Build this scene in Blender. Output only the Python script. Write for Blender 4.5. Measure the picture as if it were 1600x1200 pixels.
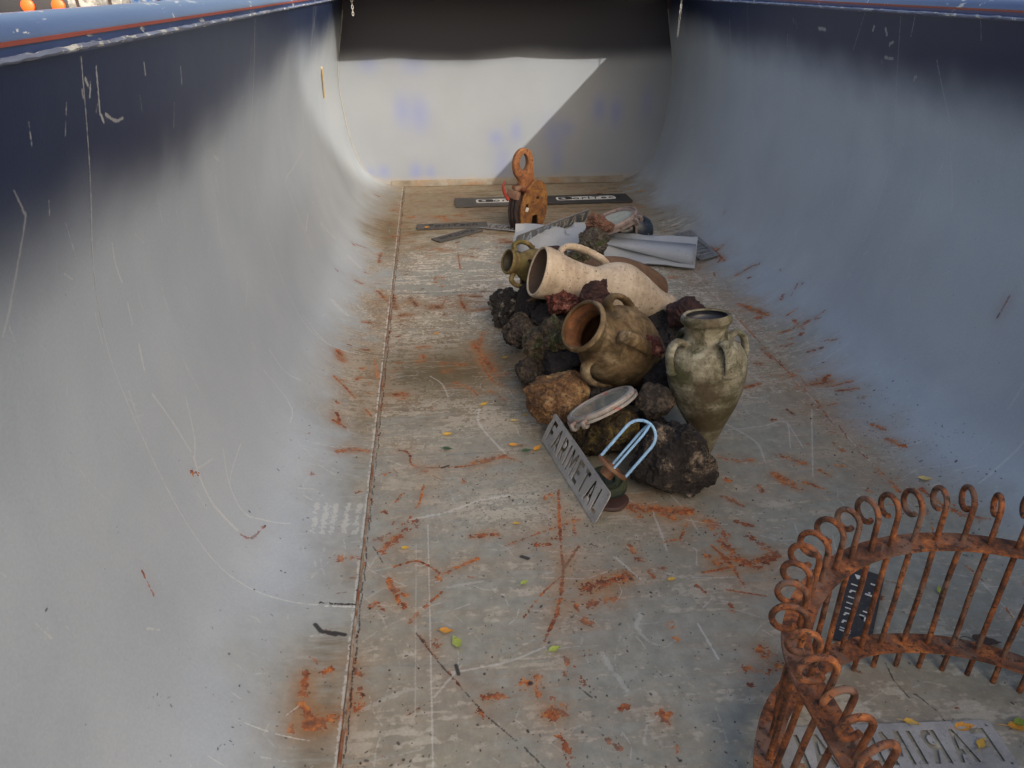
import bpy, bmesh, math, random
import numpy as np
from mathutils import Vector, Matrix, noise, Quaternion
random.seed(7); rng = np.random.default_rng(11)
for o in list(bpy.data.objects): bpy.data.objects.remove(o)
SC = bpy.context.scene; COL = SC.collection
PI = math.pi
# ---------------------------------------------------------------- camera
CAM_H = 1.345; FPX = 1156.0
cd = bpy.data.cameras.new('camera'); cam = bpy.data.objects.new('camera', cd); COL.objects.link(cam)
cd.sensor_fit = 'HORIZONTAL'; cd.sensor_width = 36.0; cd.lens = 36.0 * FPX / 1600.0
cd.clip_start = 0.02; cd.clip_end = 600
TH = math.radians(28.513); PS = math.radians(5.773)
FW = Vector((math.sin(PS)*math.cos(TH), math.cos(PS)*math.cos(TH), -math.sin(TH)))
RT = Vector((math.cos(PS), -math.sin(PS), 0)); UP = RT.cross(FW)
cam.matrix_world = Matrix(((RT.x, UP.x, -FW.x, 0), (RT.y, UP.y, -FW.y, 0), (RT.z, UP.z, -FW.z, CAM_H), (0, 0, 0, 1)))
SC.camera = cam
# ---------------------------------------------------------------- light
SUN = Vector((0.98, -1.8, 1.0))
w = bpy.data.worlds.new('World'); SC.world = w; w.use_nodes = True
nt = w.node_tree; bg = nt.nodes['Background']
sky = nt.nodes.new('ShaderNodeTexSky'); sky.sky_type = 'NISHITA'; sky.sun_disc = False
sky.sun_elevation = math.asin(SUN.normalized().z); sky.sun_rotation = math.atan2(SUN.x, SUN.y)
sky.air_density = 1.0; sky.dust_density = 6.0; sky.ozone_density = 1.0
nt.links.new(sky.outputs[0], bg.inputs[0]); bg.inputs[1].default_value = 0.15
sd = bpy.data.lights.new('sun', 'SUN'); so = bpy.data.objects.new('sun', sd); COL.objects.link(so)
sd.energy = 2.0; sd.angle = math.radians(0.5); sd.color = (1.0, 0.97, 0.93)
so.rotation_euler = (-SUN).to_track_quat('-Z', 'Y').to_euler()
SC.view_settings.view_transform = 'Standard'; SC.view_settings.look = 'None'
SC.view_settings.gamma = 1.0; SC.view_settings.exposure = 1.33
SC.view_settings.use_white_balance = True; SC.view_settings.white_balance_temperature = 7250; SC.view_settings.white_balance_tint = 8

# ---------------------------------------------------------------- pixel helpers (photo pixels 1600x1200)
def ray(u, v): return FW + RT*((u-800)/FPX) - UP*((v-600)/FPX)
def at(u, v, Y):
    d = ray(u, v); t = Y/d.y; return Vector((d.x*t, Y, CAM_H + d.z*t))
def gp(u, v, z=0.0):
    d = ray(u, v); t = (z-CAM_H)/d.z; return Vector((d.x*t, d.y*t, z))
def mpp(p): return (p - Vector((0, 0, CAM_H))).dot(FW)/FPX      # metres per photo pixel at p

# ---------------------------------------------------------------- generic builders
def link(o, parent=None):
    COL.objects.link(o)
    if parent: o.parent = parent
    return o
def obj(name, bm, mat, parent=None, smooth=True, loc=None):
    me = bpy.data.meshes.new(name)
    if isinstance(bm, bmesh.types.BMesh):
        bm.normal_update(); bm.to_mesh(me); bm.free()
    else: me = bm; me.name = name
    if mat: me.materials.clear(); me.materials.append(mat)
    if smooth:
        me.polygons.foreach_set('use_smooth', [True]*len(me.polygons))
        try: me.set_sharp_from_angle(angle=math.radians(38))
        except Exception: pass
    o = bpy.data.objects.new(name, me); link(o, parent)
    if loc is not None: o.location = loc
    return o
def tag(o, label, cat, group=None, kind=None):
    if kind: o['kind'] = kind
    if label: o['label'] = label
    if cat: o['category'] = cat
    if group: o['group'] = group
    return o
def thing(name, label, cat, mat=None, loc=(0, 0, 0), group=None):
    o = bpy.data.objects.new(name, None); link(o); o.empty_display_size = .05
    if mat is not None: o.matrix_world = mat
    else: o.location = loc
    return tag(o, label, cat, group)
def frame(origin, zaxis, xhint):
    z = Vector(zaxis).normalized(); x = Vector(xhint); x = (x - z*x.dot(z)).normalized(); y = z.cross(x)
    o = Vector(origin)
    return Matrix(((x.x, y.x, z.x, o.x), (x.y, y.y, z.y, o.y), (x.z, y.z, z.z, o.z), (0, 0, 0, 1)))
def box(bm, sx, sy, sz, c=(0, 0, 0), bev=0.0, rot=None):
    r = bmesh.ops.create_cube(bm, size=1.0); vs = r['verts']
    for v in vs: v.co = Vector((v.co.x*sx, v.co.y*sy, v.co.z*sz))
    if bev:
        es = list({e for v in vs for e in v.link_edges})
        rr = bmesh.ops.bevel(bm, geom=es, offset=bev, segments=2, affect='EDGES', profile=.5)
        vs = list({v for f in rr['faces'] for v in f.verts} | {v for v in vs if v.is_valid})
    for v in vs:
        if rot: v.co = rot @ v.co
        v.co += Vector(c)
    return bm
def lathe(bm, prof, seg=48, wob=0.0, seed=0):
    rings = []
    for (r, z) in prof:
        if r < 1e-5: rings.append([bm.verts.new((0, 0, z))]); continue
        ring = []
        for i in range(seg):
            a = 2*PI*i/seg
            k = 1 + wob*noise.noise(Vector((math.cos(a)*1.2, math.sin(a)*1.2, z*9 + seed*7.3)))
            ring.append(bm.verts.new((r*k*math.cos(a), r*k*math.sin(a), z)))
        rings.append(ring)
    for A, B in zip(rings, rings[1:]):
        if len(A) == 1 and len(B) == 1: continue
        for i in range(max(len(A), len(B))):
            j = (i+1) % seg
            if len(A) == 1: bm.faces.new((A[0], B[i], B[j]))
            elif len(B) == 1: bm.faces.new((A[i], B[0], A[j]))
            else: bm.faces.new((A[i], B[i], B[j], A[j]))
    bmesh.ops.recalc_face_normals(bm, faces=bm.faces)
    return bm
def spline(pts, n):
    P = [Vector(p) for p in pts]; P = [P[0]*2-P[1]] + P + [P[-1]*2-P[-2]]; out = []
    for i in range(1, len(P)-2):
        for k in range(n):
            t = k/n; a, b, c, d = P[i-1], P[i], P[i+1], P[i+2]
            out.append(.5*((2*b)+(c-a)*t+(2*a-5*b+4*c-d)*t*t+(3*b-a-3*c+d)*t**3))
    out.append(P[-2]); return out
def tube(bm, pts, r, seg=10, flat=None, closed=False, jit=0.0):
    """sweep; r number or list; flat=(a,b) ellipse factors about the first normal"""
    P = [Vector(p) for p in pts]; n = len(P); rings = []
    T = []
    for i in range(n):
        a = P[(i-1) % n] if closed or i > 0 else P[i]; b = P[(i+1) % n] if closed or i < n-1 else P[i]
        T.append((b-a).normalized())
    N = T[0].orthogonal().normalized()
    if flat and len(flat) > 2: N = (Vector(flat[2]) - T[0]*Vector(flat[2]).dot(T[0])).normalized()
    for i in range(n):
        N = (N - T[i]*N.dot(T[i])).normalized(); B = T[i].cross(N)
        rr = r[i] if isinstance(r, (list, tuple)) else r
        fa, fb = (flat[0], flat[1]) if flat else (1, 1)
        ring = []
        for k in range(seg):
            a = 2*PI*k/seg
            q = rr*(1+(random.uniform(-jit, jit) if jit else 0))
            ring.append(bm.verts.new(P[i] + N*(q*fa*math.cos(a)) + B*(q*fb*math.sin(a))))
        rings.append(ring)
    for i in range(n if closed else n-1):
        A, B2 = rings[i], rings[(i+1) % n]
        for k in range(seg):
            bm.faces.new((A[k], A[(k+1) % seg], B2[(k+1) % seg], B2[k]))
    if not closed:
        bm.faces.new(list(reversed(rings[0]))); bm.faces.new(rings[-1])
    bmesh.ops.recalc_face_normals(bm, faces=bm.faces)
    return bm
def curve_mesh(loops, thick, bevel=0.0):
    """2D loops (even-odd holes) filled and extruded, centred on z=0"""
    cu = bpy.data.curves.new('outline', 'CURVE'); cu.dimensions = '2D'; cu.fill_mode = 'BOTH'
    cu.extrude = max(thick/2-bevel, 1e-5); cu.bevel_depth = bevel; cu.bevel_resolution = 1
    for lp in loops:
        s = cu.splines.new('POLY'); s.points.add(len(lp)-1)
        for p, q in zip(s.points, lp): p.co = (q[0], q[1], 0, 1)
        s.use_cyclic_u = True
    o = bpy.data.objects.new('outline', cu); COL.objects.link(o)
    dg = bpy.context.evaluated_depsgraph_get(); dg.update()
    me = bpy.data.meshes.new_from_object(o.evaluated_get(dg), depsgraph=dg)
    bpy.data.objects.remove(o); bpy.data.curves.remove(cu)
    return me
def text_mesh(s, size, thick, shear=0.0, spacing=1.0):
    cu = bpy.data.curves.new('text', 'FONT'); cu.body = s; cu.size = size; cu.extrude = thick/2
    cu.align_x = 'CENTER'; cu.align_y = 'CENTER'; cu.shear = shear; cu.space_character = spacing; cu.offset = size*0.012
    o = bpy.data.objects.new('text', cu); COL.objects.link(o)
    dg = bpy.context.evaluated_depsgraph_get(); dg.update()
    me = bpy.data.meshes.new_from_object(o.evaluated_get(dg), depsgraph=dg)
    bpy.data.objects.remove(o); bpy.data.curves.remove(cu)
    return me
def circle(r, n=32, c=(0, 0), ry=None): return [(c[0]+r*math.cos(2*PI*i/n), c[1]+(ry or r)*math.sin(2*PI*i/n)) for i in range(n)]
def rrect(wd, ht, r, n=5):
    out = []
    for sx, sy, a0 in ((1, 1, 0), (-1, 1, 90), (-1, -1, 180), (1, -1, 270)):
        for k in range(n+1):
            a = math.radians(a0 + 90*k/n); out.append((sx*(wd/2-r)+r*math.cos(a), sy*(ht/2-r)+r*math.sin(a)))
    return out

# ---------------------------------------------------------------- materials
def newmat(name):
    m = bpy.data.materials.new(name); m.use_nodes = True; t = m.node_tree
    return m, t, t.nodes['Principled BSDF']
def N(t, typ, **kw):
    n = t.nodes.new(typ)
    for k, v in kw.items(): setattr(n, k, v)
    return n
def ramp(t, src, stops, interp='LINEAR'):
    r = N(t, 'ShaderNodeValToRGB'); r.color_ramp.interpolation = interp; e = r.color_ramp.elements
    while len(e) > 1: e.remove(e[-1])
    for i, (p, c) in enumerate(stops):
        el = e[0] if i == 0 else e.new(p)
        el.position = p; el.color = (c[0], c[1], c[2], 1) if hasattr(c, '__len__') else (c, c, c, 1)
    t.links.new(src, r.inputs[0]); return r.outputs[0]
def nz(t, scale, detail=6, rough=.6, vec=None, dist=0.0, stretch=None):
    n = N(t, 'ShaderNodeTexNoise'); n.inputs['Scale'].default_value = scale; n.inputs['Detail'].default_value = detail
    n.inputs['Roughness'].default_value = rough; n.inputs['Distortion'].default_value = dist
    if vec is None:
        tc = N(t, 'ShaderNodeTexCoord'); vec = tc.outputs['Object']
    if stretch:
        mp = N(t, 'ShaderNodeMapping'); mp.inputs['Scale'].default_value = stretch; t.links.new(vec, mp.inputs[0]); vec = mp.outputs[0]
    t.links.new(vec, n.inputs['Vector']); return n.outputs[0]
def mix(t, fac, a, b, blend='MIX'):
    m = N(t, 'ShaderNodeMix', data_type='RGBA', blend_type=blend)
    for s, v in ((m.inputs[0], fac), (m.inputs[6], a), (m.inputs[7], b)):
        if hasattr(v, 'default_value') or isinstance(v, bpy.types.NodeSocket): t.links.new(v, s)
        elif hasattr(v, '__len__'): s.default_value = (v[0], v[1], v[2], 1)
        else: s.default_value = v
    return m.outputs[2]
def math_(t, op, a, b=None, c=None, clamp=False):
    m = N(t, 'ShaderNodeMath', operation=op); m.use_clamp = clamp
    for i, v in enumerate((a, b, c)):
        if v is None: continue
        if isinstance(v, bpy.types.NodeSocket): t.links.new(v, m.inputs[i])
        else: m.inputs[i].default_value = v
    return m.outputs[0]
def bump(t, p, h, strength=.3, dist=.004):
    b = N(t, 'ShaderNodeBump'); b.inputs['Strength'].default_value = strength; b.inputs['Distance'].default_value = dist
    t.links.new(h, b.inputs['Height']); t.links.new(b.outputs[0], p.inputs['Normal'])
def weathered(name, stops, scale=14, rough=(.5, .8), metal=0.0, bmp=.3, bd=.003, fine=120, spot=None, spot_scale=40, spot_t=.62, patch=None, patch_scale=6, patch_t=.55):
    """noise-ramped colour, fine grain, optional spots of another colour and optional larger patches"""
    m, t, p = newmat(name)
    n1 = nz(t, scale, 8, .62, dist=.4); n2 = nz(t, fine, 4, .6)
    mixn = math_(t, 'ADD', math_(t, 'MULTIPLY', n1, .75), math_(t, 'MULTIPLY', n2, .25))
    c = ramp(t, mixn, stops)
    if patch:
        pn = nz(t, patch_scale, 7, .65, dist=.8); c = mix(t, ramp(t, pn, [(patch_t-.05, 0), (patch_t+.06, 1)]), c, patch)
    if spot:
        sn = nz(t, spot_scale, 5, .7); c = mix(t, ramp(t, sn, [(.5+(spot_t-.5)*.68-.01, 0), (.5+(spot_t-.5)*.68+.025, .9)]), c, spot)
    t.links.new(c, p.inputs['Base Color']); p.inputs['Metallic'].default_value = metal
    t.links.new(ramp(t, n1, [(.3, rough[0]), (.7, rough[1])]), p.inputs['Roughness'])
    bump(t, p, mixn, bmp, bd)
    return m
RUST = weathered('rust', [(.28, (.045, .014, .008)), (.45, (.13, .036, .014)), (.58, (.22, .06, .018)), (.74, (.36, .12, .035))], 22, (.75, .95), 0, .5, .002)
RUSTB = weathered('rust_bar', [(.36, (.028, .012, .008)), (.46, (.085, .029, .013)), (.54, (.19, .058, .020)), (.64, (.35, .125, .040))], 24, (.8, .95), 0, .35, .001, patch=(.14, .078, .057), patch_scale=11, patch_t=.56, spot=(.03, .014, .010), spot_scale=70, spot_t=.60)
CLAMPY = weathered('clamp_yellow', [(.38, (.07, .028, .013)), (.5, (.18, .075, .024)), (.62, (.28, .135, .035))], 16, (.6, .9), 0, .5, .003, patch=(.27, .13, .03), patch_scale=11, patch_t=.56, spot=(.06, .025, .015), spot_scale=60)
CLAMPO = weathered('clamp_orange', [(.38, (.10, .036, .018)), (.5, (.23, .09, .036)), (.62, (.32, .15, .065))], 14, (.6, .9), 0, .4, .003, spot=(.09, .03, .02), spot_scale=50)
DARKIRON = weathered('dark_iron', [(.3, (.016, .011, .012)), (.55, (.045, .03, .03)), (.75, (.09, .05, .04))], 20, (.5, .85), .2, .4, .002)
REDPAINT = weathered('red_paint', [(.3, (.16, .02, .015)), (.7, (.34, .05, .04))], 20, (.4, .7), 0, .3, .001)
ALU = weathered('aluminium', [(.36, (.21, .21, .215)), (.64, (.36, .36, .37))], 9, (.45, .65), .3, .25, .0008, spot=(.16, .16, .17), spot_scale=70, spot_t=.66)
ALUDK = weathered('aluminium_dull_shaded', [(.3, (.15, .155, .165)), (.7, (.27, .28, .30))], 9, (.45, .7), .35, .25, .0008, spot=(.08, .08, .085), spot_scale=60, spot_t=.64)
RUBBER = weathered('black_rubber', [(.3, (.012, .012, .014)), (.7, (.035, .034, .037))], 12, (.55, .85), 0, .3, .001, spot=(.08, .07, .06), spot_scale=90, spot_t=.68)
RUBBERG = weathered('grey_rubber', [(.3, (.045, .042, .042)), (.7, (.085, .08, .078))], 12, (.6, .85), 0, .3, .001, spot=(.14, .12, .10), spot_scale=70, spot_t=.66)
PALE = weathered('pale_print', [(.3, (.42, .42, .41)), (.7, (.62, .62, .60))], 20, (.6, .8), 0, .1, .0005, spot=(.10, .10, .10), spot_scale=120, spot_t=.66)
INK = weathered('black_ink', [(.3, (.008, .008, .009)), (.7, (.018, .018, .02))], 20, (.6, .8), 0, .1, .0005)
SHEET = weathered('grey_painted_sheet', [(.3, (.19, .21, .25)), (.7, (.26, .285, .325))], 5, (.4, .6), 0, .15, .0008, spot=(.18, .17, .17), spot_scale=45, spot_t=.7)
BLUEBAR = weathered('light_blue_paint', [(.3, (.15, .29, .47)), (.7, (.23, .39, .58))], 12, (.35, .55), 0, .25, .0008, spot=(.035, .03, .04), spot_scale=75, spot_t=.69)
COPPER = weathered('copper', [(.36, (.07, .034, .018)), (.64, (.19, .09, .045))], 20, (.45, .7), .25, .25, .001)
VERDI = weathered('verdigris', [(.36, (.006, .008, .007)), (.48, (.012, .022, .019)), (.58, (.024, .032, .012)), (.68, (.07, .05, .02))], 26, (.6, .9), .1, .5, .003)
MAROON = weathered('dark_red_plate', [(.3, (.016, .007, .006)), (.7, (.05, .018, .014))], 20, (.5, .8), 0, .4, .002)
HATCH = weathered('hatch_frame', [(.3, (.10, .07, .06)), (.5, (.22, .20, .19)), (.72, (.30, .29, .28))], 24, (.45, .75), .15, .4, .0015, spot=(.28, .06, .04), spot_scale=38, spot_t=.64, patch=(.16, .27, .22), patch_scale=20, patch_t=.62)
HATCH2 = weathered('hatch_frame_brown', [(.3, (.11, .075, .065)), (.5, (.19, .15, .14)), (.72, (.27, .22, .21))], 24, (.5, .8), .1, .4, .0015, spot=(.08, .03, .02), spot_scale=38, spot_t=.62)
NAVYB = weathered('navy_enamel', [(.3, (.008, .010, .016)), (.62, (.022, .032, .050)), (.8, (.05, .07, .10))], 18, (.18, .4), 0, .15, .001, spot=(.30, .34, .40), spot_scale=60, spot_t=.70)
CHAINM = weathered('galvanised_chain', [(.3, (.35, .35, .36)), (.7, (.6, .6, .6))], 30, (.35, .6), .5, .2, .0005)
def glass_mat():
    m, t, p = newmat('dusty_glass'); c = ramp(t, nz(t, 20, 6, .65), [(.3, (.13, .16, .15)), (.7, (.22, .25, .235))])
    t.links.new(c, p.inputs['Base Color']); p.inputs['Roughness'].default_value = .22; p.inputs['Coat Weight'].default_value = .5
    p.inputs['Coat Roughness'].default_value = .08; return m
GLASS = glass_mat()
def clay(name, stops, blots=(), moss=None, moss_t=.58, patch=None, patch_t=.6, rings=True, rough=.85, spots=(.05, .035, .025), streak=None):
    m, t, p = newmat(name); tc = N(t, 'ShaderNodeTexCoord'); v = tc.outputs['Object']
    n1 = nz(t, 9, 8, .6, v, .5); n2 = nz(t, 70, 5, .65, v); n3 = nz(t, 60, 3, .5, v, 0, (.08, .08, 1.0))
    s = math_(t, 'ADD', math_(t, 'MULTIPLY', n1, .55), math_(t, 'ADD', math_(t, 'MULTIPLY', n2, .2), math_(t, 'MULTIPLY', n3, .25)))
    c = ramp(t, s, stops)
    if patch: c = mix(t, ramp(t, nz(t, 4.5, 7, .62, v, .9), [(patch_t-.04, 0), (patch_t+.10, .85)]), c, patch)
    if moss: c = mix(t, ramp(t, nz(t, 13, 8, .72, v, .6), [(moss_t-.05, 0), (moss_t+.09, .9)]), c, moss)
    for pt, rad, bc in blots:                 # single stains, each with its own ragged outline
        vm = N(t, 'ShaderNodeVectorMath', operation='DISTANCE'); t.links.new(v, vm.inputs[0]); vm.inputs[1].default_value = pt
        dd = math_(t, 'ADD', math_(t, 'DIVIDE', vm.outputs['Value'], rad), math_(t, 'MULTIPLY', math_(t, 'SUBTRACT', nz(t, 22, 7, .7, v), .5), 2.4))
        c = mix(t, ramp(t, dd, [(.35, .85), (1.0, 0)]), c, bc)
    c = mix(t, ramp(t, nz(t, 90, 4, .7, v), [(.60, 0), (.65, .75)]), c, spots)
    t.links.new(c, p.inputs['Base Color']); p.inputs['Roughness'].default_value = rough
    p.inputs['Specular IOR Level'].default_value = .3
    bump(t, p, s, .45, .004); return m
WCLAY = clay('cream_clay', [(.38, (.235, .18, .135)), (.5, (.35, .285, .22)), (.62, (.44, .37, .30))], patch=(.26, .165, .135), patch_t=.585)
OCLAY = clay('olive_clay', [(.38, (.042, .025, .012)), (.5, (.098, .062, .030)), (.62, (.19, .135, .078))], moss=(.036, .024, .010), moss_t=.51, patch=(.26, .205, .14), patch_t=.56)
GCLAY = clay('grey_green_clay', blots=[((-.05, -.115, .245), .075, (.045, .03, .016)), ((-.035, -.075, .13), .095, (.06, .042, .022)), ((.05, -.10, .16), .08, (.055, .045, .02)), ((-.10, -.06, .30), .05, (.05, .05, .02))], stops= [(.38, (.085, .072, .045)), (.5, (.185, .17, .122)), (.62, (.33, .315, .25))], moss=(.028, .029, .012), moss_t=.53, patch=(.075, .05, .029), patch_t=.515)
YCLAY = clay('mossy_yellow_clay', [(.38, (.045, .03, .012)), (.5, (.10, .073, .03)), (.62, (.21, .16, .078))], moss=(.07, .066, .016), moss_t=.55)
BCLAY = clay('brown_clay', [(.3, (.05, .028, .018)), (.5, (.11, .062, .038)), (.7, (.17, .10, .06))])
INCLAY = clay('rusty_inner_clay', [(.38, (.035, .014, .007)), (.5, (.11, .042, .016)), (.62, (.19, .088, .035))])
def rockmat(name, stops, scale=9, pale=None, pale_t=.62, moss=None, moss_t=.58, bd=.012, rough=.9):
    m, t, p = newmat(name); tc = N(t, 'ShaderNodeTexCoord'); v = tc.outputs['Object']
    n1 = nz(t, scale, 9, .68, v, .6); n2 = nz(t, 85, 5, .7, v)
    vo = N(t, 'ShaderNodeTexVoronoi'); vo.inputs['Scale'].default_value = 95; t.links.new(v, vo.inputs['Vector'])
    s = math_(t, 'ADD', math_(t, 'MULTIPLY', n1, .62), math_(t, 'MULTIPLY', n2, .38))
    c = ramp(t, s, stops)
    if moss: c = mix(t, ramp(t, nz(t, 14, 8, .7, v, .5), [(moss_t-.04, 0), (moss_t+.07, .9)]), c, moss)
    if pale: c = mix(t, ramp(t, nz(t, 13, 10, .80, v, .25), [(pale_t-.02, 0), (pale_t+.07, .95)]), c, pale)
    c = mix(t, ramp(t, n2, [(.34, .75), (.46, 0)]), c, (.012, .009, .008))
    t.links.new(c, p.inputs['Base Color']); p.inputs['Roughness'].default_value = rough; p.inputs['Specular IOR Level'].default_value = .35
    h = math_(t, 'ADD', s, math_(t, 'MULTIPLY', vo.outputs['Distance'], .5)); bump(t, p, h, .8, bd); return m
R_BLACK = rockmat('black_rock', [(.36, (.006, .0055, .006)), (.52, (.016, .0125, .012)), (.66, (.05, .037, .033))], pale=(.22, .17, .13), pale_t=.55)
R_POROUS = rockmat('porous_black_rock', [(.36, (.008, .0075, .009)), (.52, (.022, .02, .02)), (.66, (.07, .062, .056))], pale=(.34, .32, .29), pale_t=.55)
R_DARK = rockmat('dark_rock', [(.36, (.006, .0055, .007)), (.52, (.016, .0135, .015)), (.66, (.034, .027, .026))])
R_RED = rockmat('red_lava', [(.38, (.018, .006, .005)), (.5, (.075, .020, .016)), (.62, (.20, .07, .052))], scale=16, pale=(.30, .14, .10), pale_t=.57)
R_MAROON = rockmat('maroon_rock', [(.38, (.014, .006, .007)), (.52, (.036, .016, .016)), (.64, (.085, .04, .036))])
R_MOSS = rockmat('mossy_rock', [(.38, (.014, .010, .008)), (.5, (.045, .033, .022)), (.64, (.12, .092, .058))], moss=(.016, .027, .007), moss_t=.52, pale=(.20, .16, .10), pale_t=.58)
R_TAN = rockmat('tan_rock', [(.38, (.03, .014, .007)), (.5, (.105, .054, .025)), (.62, (.23, .135, .065))], scale=14, pale=(.33, .235, .11), pale_t=.57)
R_OCHRE = rockmat('ochre_mossy_rock', [(.38, (.008, .006, .005)), (.5, (.030, .021, .011)), (.62, (.09, .062, .024))], scale=14, moss=(.12, .095, .02), moss_t=.57, pale=(.17, .075, .028), pale_t=.59)
R_BROWN = rockmat('brown_grain_rock', [(.38, (.010, .0075, .007)), (.5, (.030, .023, .019)), (.62, (.10, .075, .054))], scale=26)
R_GREYM = rockmat('grey_mossy_rock', [(.38, (.022, .017, .015)), (.5, (.055, .045, .038)), (.62, (.11, .095, .078))], moss=(.035, .048, .011), moss_t=.54)

# ---------------------------------------------------------------- the hull: profile across, length along Y
PL = [(-.560, 1.258), (-.598, 1.06), (-.636, .88), (-.650, .74), (-.646, .62), (-.627, .45), (-.598, .30), (-.55, .165), (-.49, .085), (-.42, .038), (-.34, .010), (-.24, 0)]
XC = 0.547
left = [(p.x, p.y) for p in spline([(x, z, 0) for x, z in PL], 5)]
right = [(2*XC-x, z) for x, z in reversed(left)]
PROF = left + right
SS = [0.0]
for a, b in zip(PROF, PROF[1:]): SS.append(SS[-1] + math.hypot(b[0]-a[0], b[1]-a[1]))
SLEN = SS[-1]; Y0, Y1 = -0.6, 5.66; VLEN = 6.4
NL = len(left)
def hull_hit(u, v):
    d = ray(u, v); best = None
    for i in range(len(PROF)-1):
        (x1, z1), (x2, z2) = PROF[i], PROF[i+1]
        ex, ez = x2-x1, z2-z1; den = d.x*ez - d.z*ex
        if abs(den) < 1e-9: continue
        t = (x1*ez - (z1-CAM_H)*ex)/den; q = (x1*d.z - (z1-CAM_H)*d.x)/den
        if t > 0 and -1e-4 <= q <= 1.0001 and (best is None or t < best[0]): best = (t, SS[i] + q*(SS[i+1]-SS[i]))
    if best is None: return None
    return best[1], best[0]*d.y
# ---- wear maps, painted from strokes: rust, scratch, speck | film, pale scuff, dark damp
WU, WV = 3072, 4224
WY0 = -0.25; WYL = 6.0                    # map covers Y from WY0 to WY0+WYL
PXU, PXV = WU/SLEN, WV/WYL
def up2(cu, cv, seed):
    r = np.random.default_rng(seed); g = r.random((cv+2, cu+2)).astype(np.float32)
    x = np.linspace(0, cu, WU, dtype=np.float32); y = np.linspace(0, cv, WV, dtype=np.float32)
    xi = x.astype(int); yi = y.astype(int); fx = x-xi; fy = y-yi
    fx = fx*fx*(3-2*fx); fy = (fy*fy*(3-2*fy))[:, None]
    gx = g[:, xi]*(1-fx) + g[:, xi+1]*fx
    return gx[yi]*(1-fy) + gx[yi+1]*fy
def nrm_(a, k=.24): return np.clip((a-a.mean())/a.std()*k+.5, 0, 1).astype(np.float32)
NA = nrm_(up2(70, 95, 1)*.4 + up2(170, 230, 2)*.3 + up2(420, 560, 3)*.3)         # medium
NB = nrm_(up2(420, 560, 4)*.35 + up2(900, 1200, 5)*.35 + up2(1800, 2400, 12)*.3)   # fine
NC = nrm_(up2(9, 14, 6)*.5 + up2(22, 34, 7)*.3 + up2(60, 80, 8)*.2)                # large
NX = nrm_(up2(24, 220, 9)*.35 + up2(60, 700, 10)*.4 + up2(200, 1500, 13)*.25)      # streaks across
RU = np.zeros((WV, WU), np.float32); SCR = np.zeros_like(RU); SPK = np.zeros_like(RU); FILM = np.zeros_like(RU); SCF = np.zeros_like(RU); DMP = np.zeros_like(RU)
def sstep(a, b, x):
    t = np.clip((x-a)/(b-a), 0, 1); return t*t*(3-2*t)
def stroke(ch, pts, wd, st=1.0, soft=.5, brk=0.0, cov=1.0, blobby=0.0):
    """pts in (s,Y) metres, wd half width metres; brk = broken by noise"""
    P = np.array(pts, np.float32)
    q = P.copy(); q[:, 0] *= PXU; q[:, 1] = (q[:, 1]-WY0)*PXV
    k = (PXU+PXV)/2; W = max(wd*k, .55); pad = W*2.6+3
    x0, x1 = int(max(q[:, 0].min()-pad, 0)), int(min(q[:, 0].max()+pad, WU)); y0, y1 = int(max(q[:, 1].min()-pad, 0)), int(min(q[:, 1].max()+pad, WV))
    if x1 <= x0 or y1 <= y0: return
    gx, gy = np.meshgrid(np.arange(x0, x1, dtype=np.float32), np.arange(y0, y1, dtype=np.float32))
    D = np.full(gx.shape, 1e9, np.float32)
    if len(q) == 1: D = np.hypot(gx-q[0, 0], gy-q[0, 1])
    for (ax, ay), (bx, by) in zip(q, q[1:]):
        dx, dy = bx-ax, by-ay; L = dx*dx+dy*dy+1e-6
        t = np.clip(((gx-ax)*dx+(gy-ay)*dy)/L, 0, 1); D = np.minimum(D, np.hypot(gx-ax-t*dx, gy-ay-t*dy))
    na = NA[y0:y1, x0:x1]; nb = NB[y0:y1, x0:x1]
    if brk:                                   # ragged: density falls off outwards, broken into flecks
        D = D*(.62+(na)*.9)
        prof = np.exp(-(D/(W*1.15+.45))**2)
        m = sstep(0, .22, prof*1.02 - (1-(na*.40+nb*.60))*(cov+brk))
    else: m = 1-sstep(W*(1-soft), W*(1+soft), D + (na-.5)*W*blobby)
    ch[y0:y1, x0:x1] = np.maximum(ch[y0:y1, x0:x1], m*st)
def px(*pp):
    out = []
    for p in pp:
        h = hull_hit(*p)
        if h: out.append(h)
    return out
def smoothpts(pts, n=6):
    if len(pts) < 3: return pts
    return [(p.x, p.y) for p in spline([(a, b, 0) for a, b in pts], n)]
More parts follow.
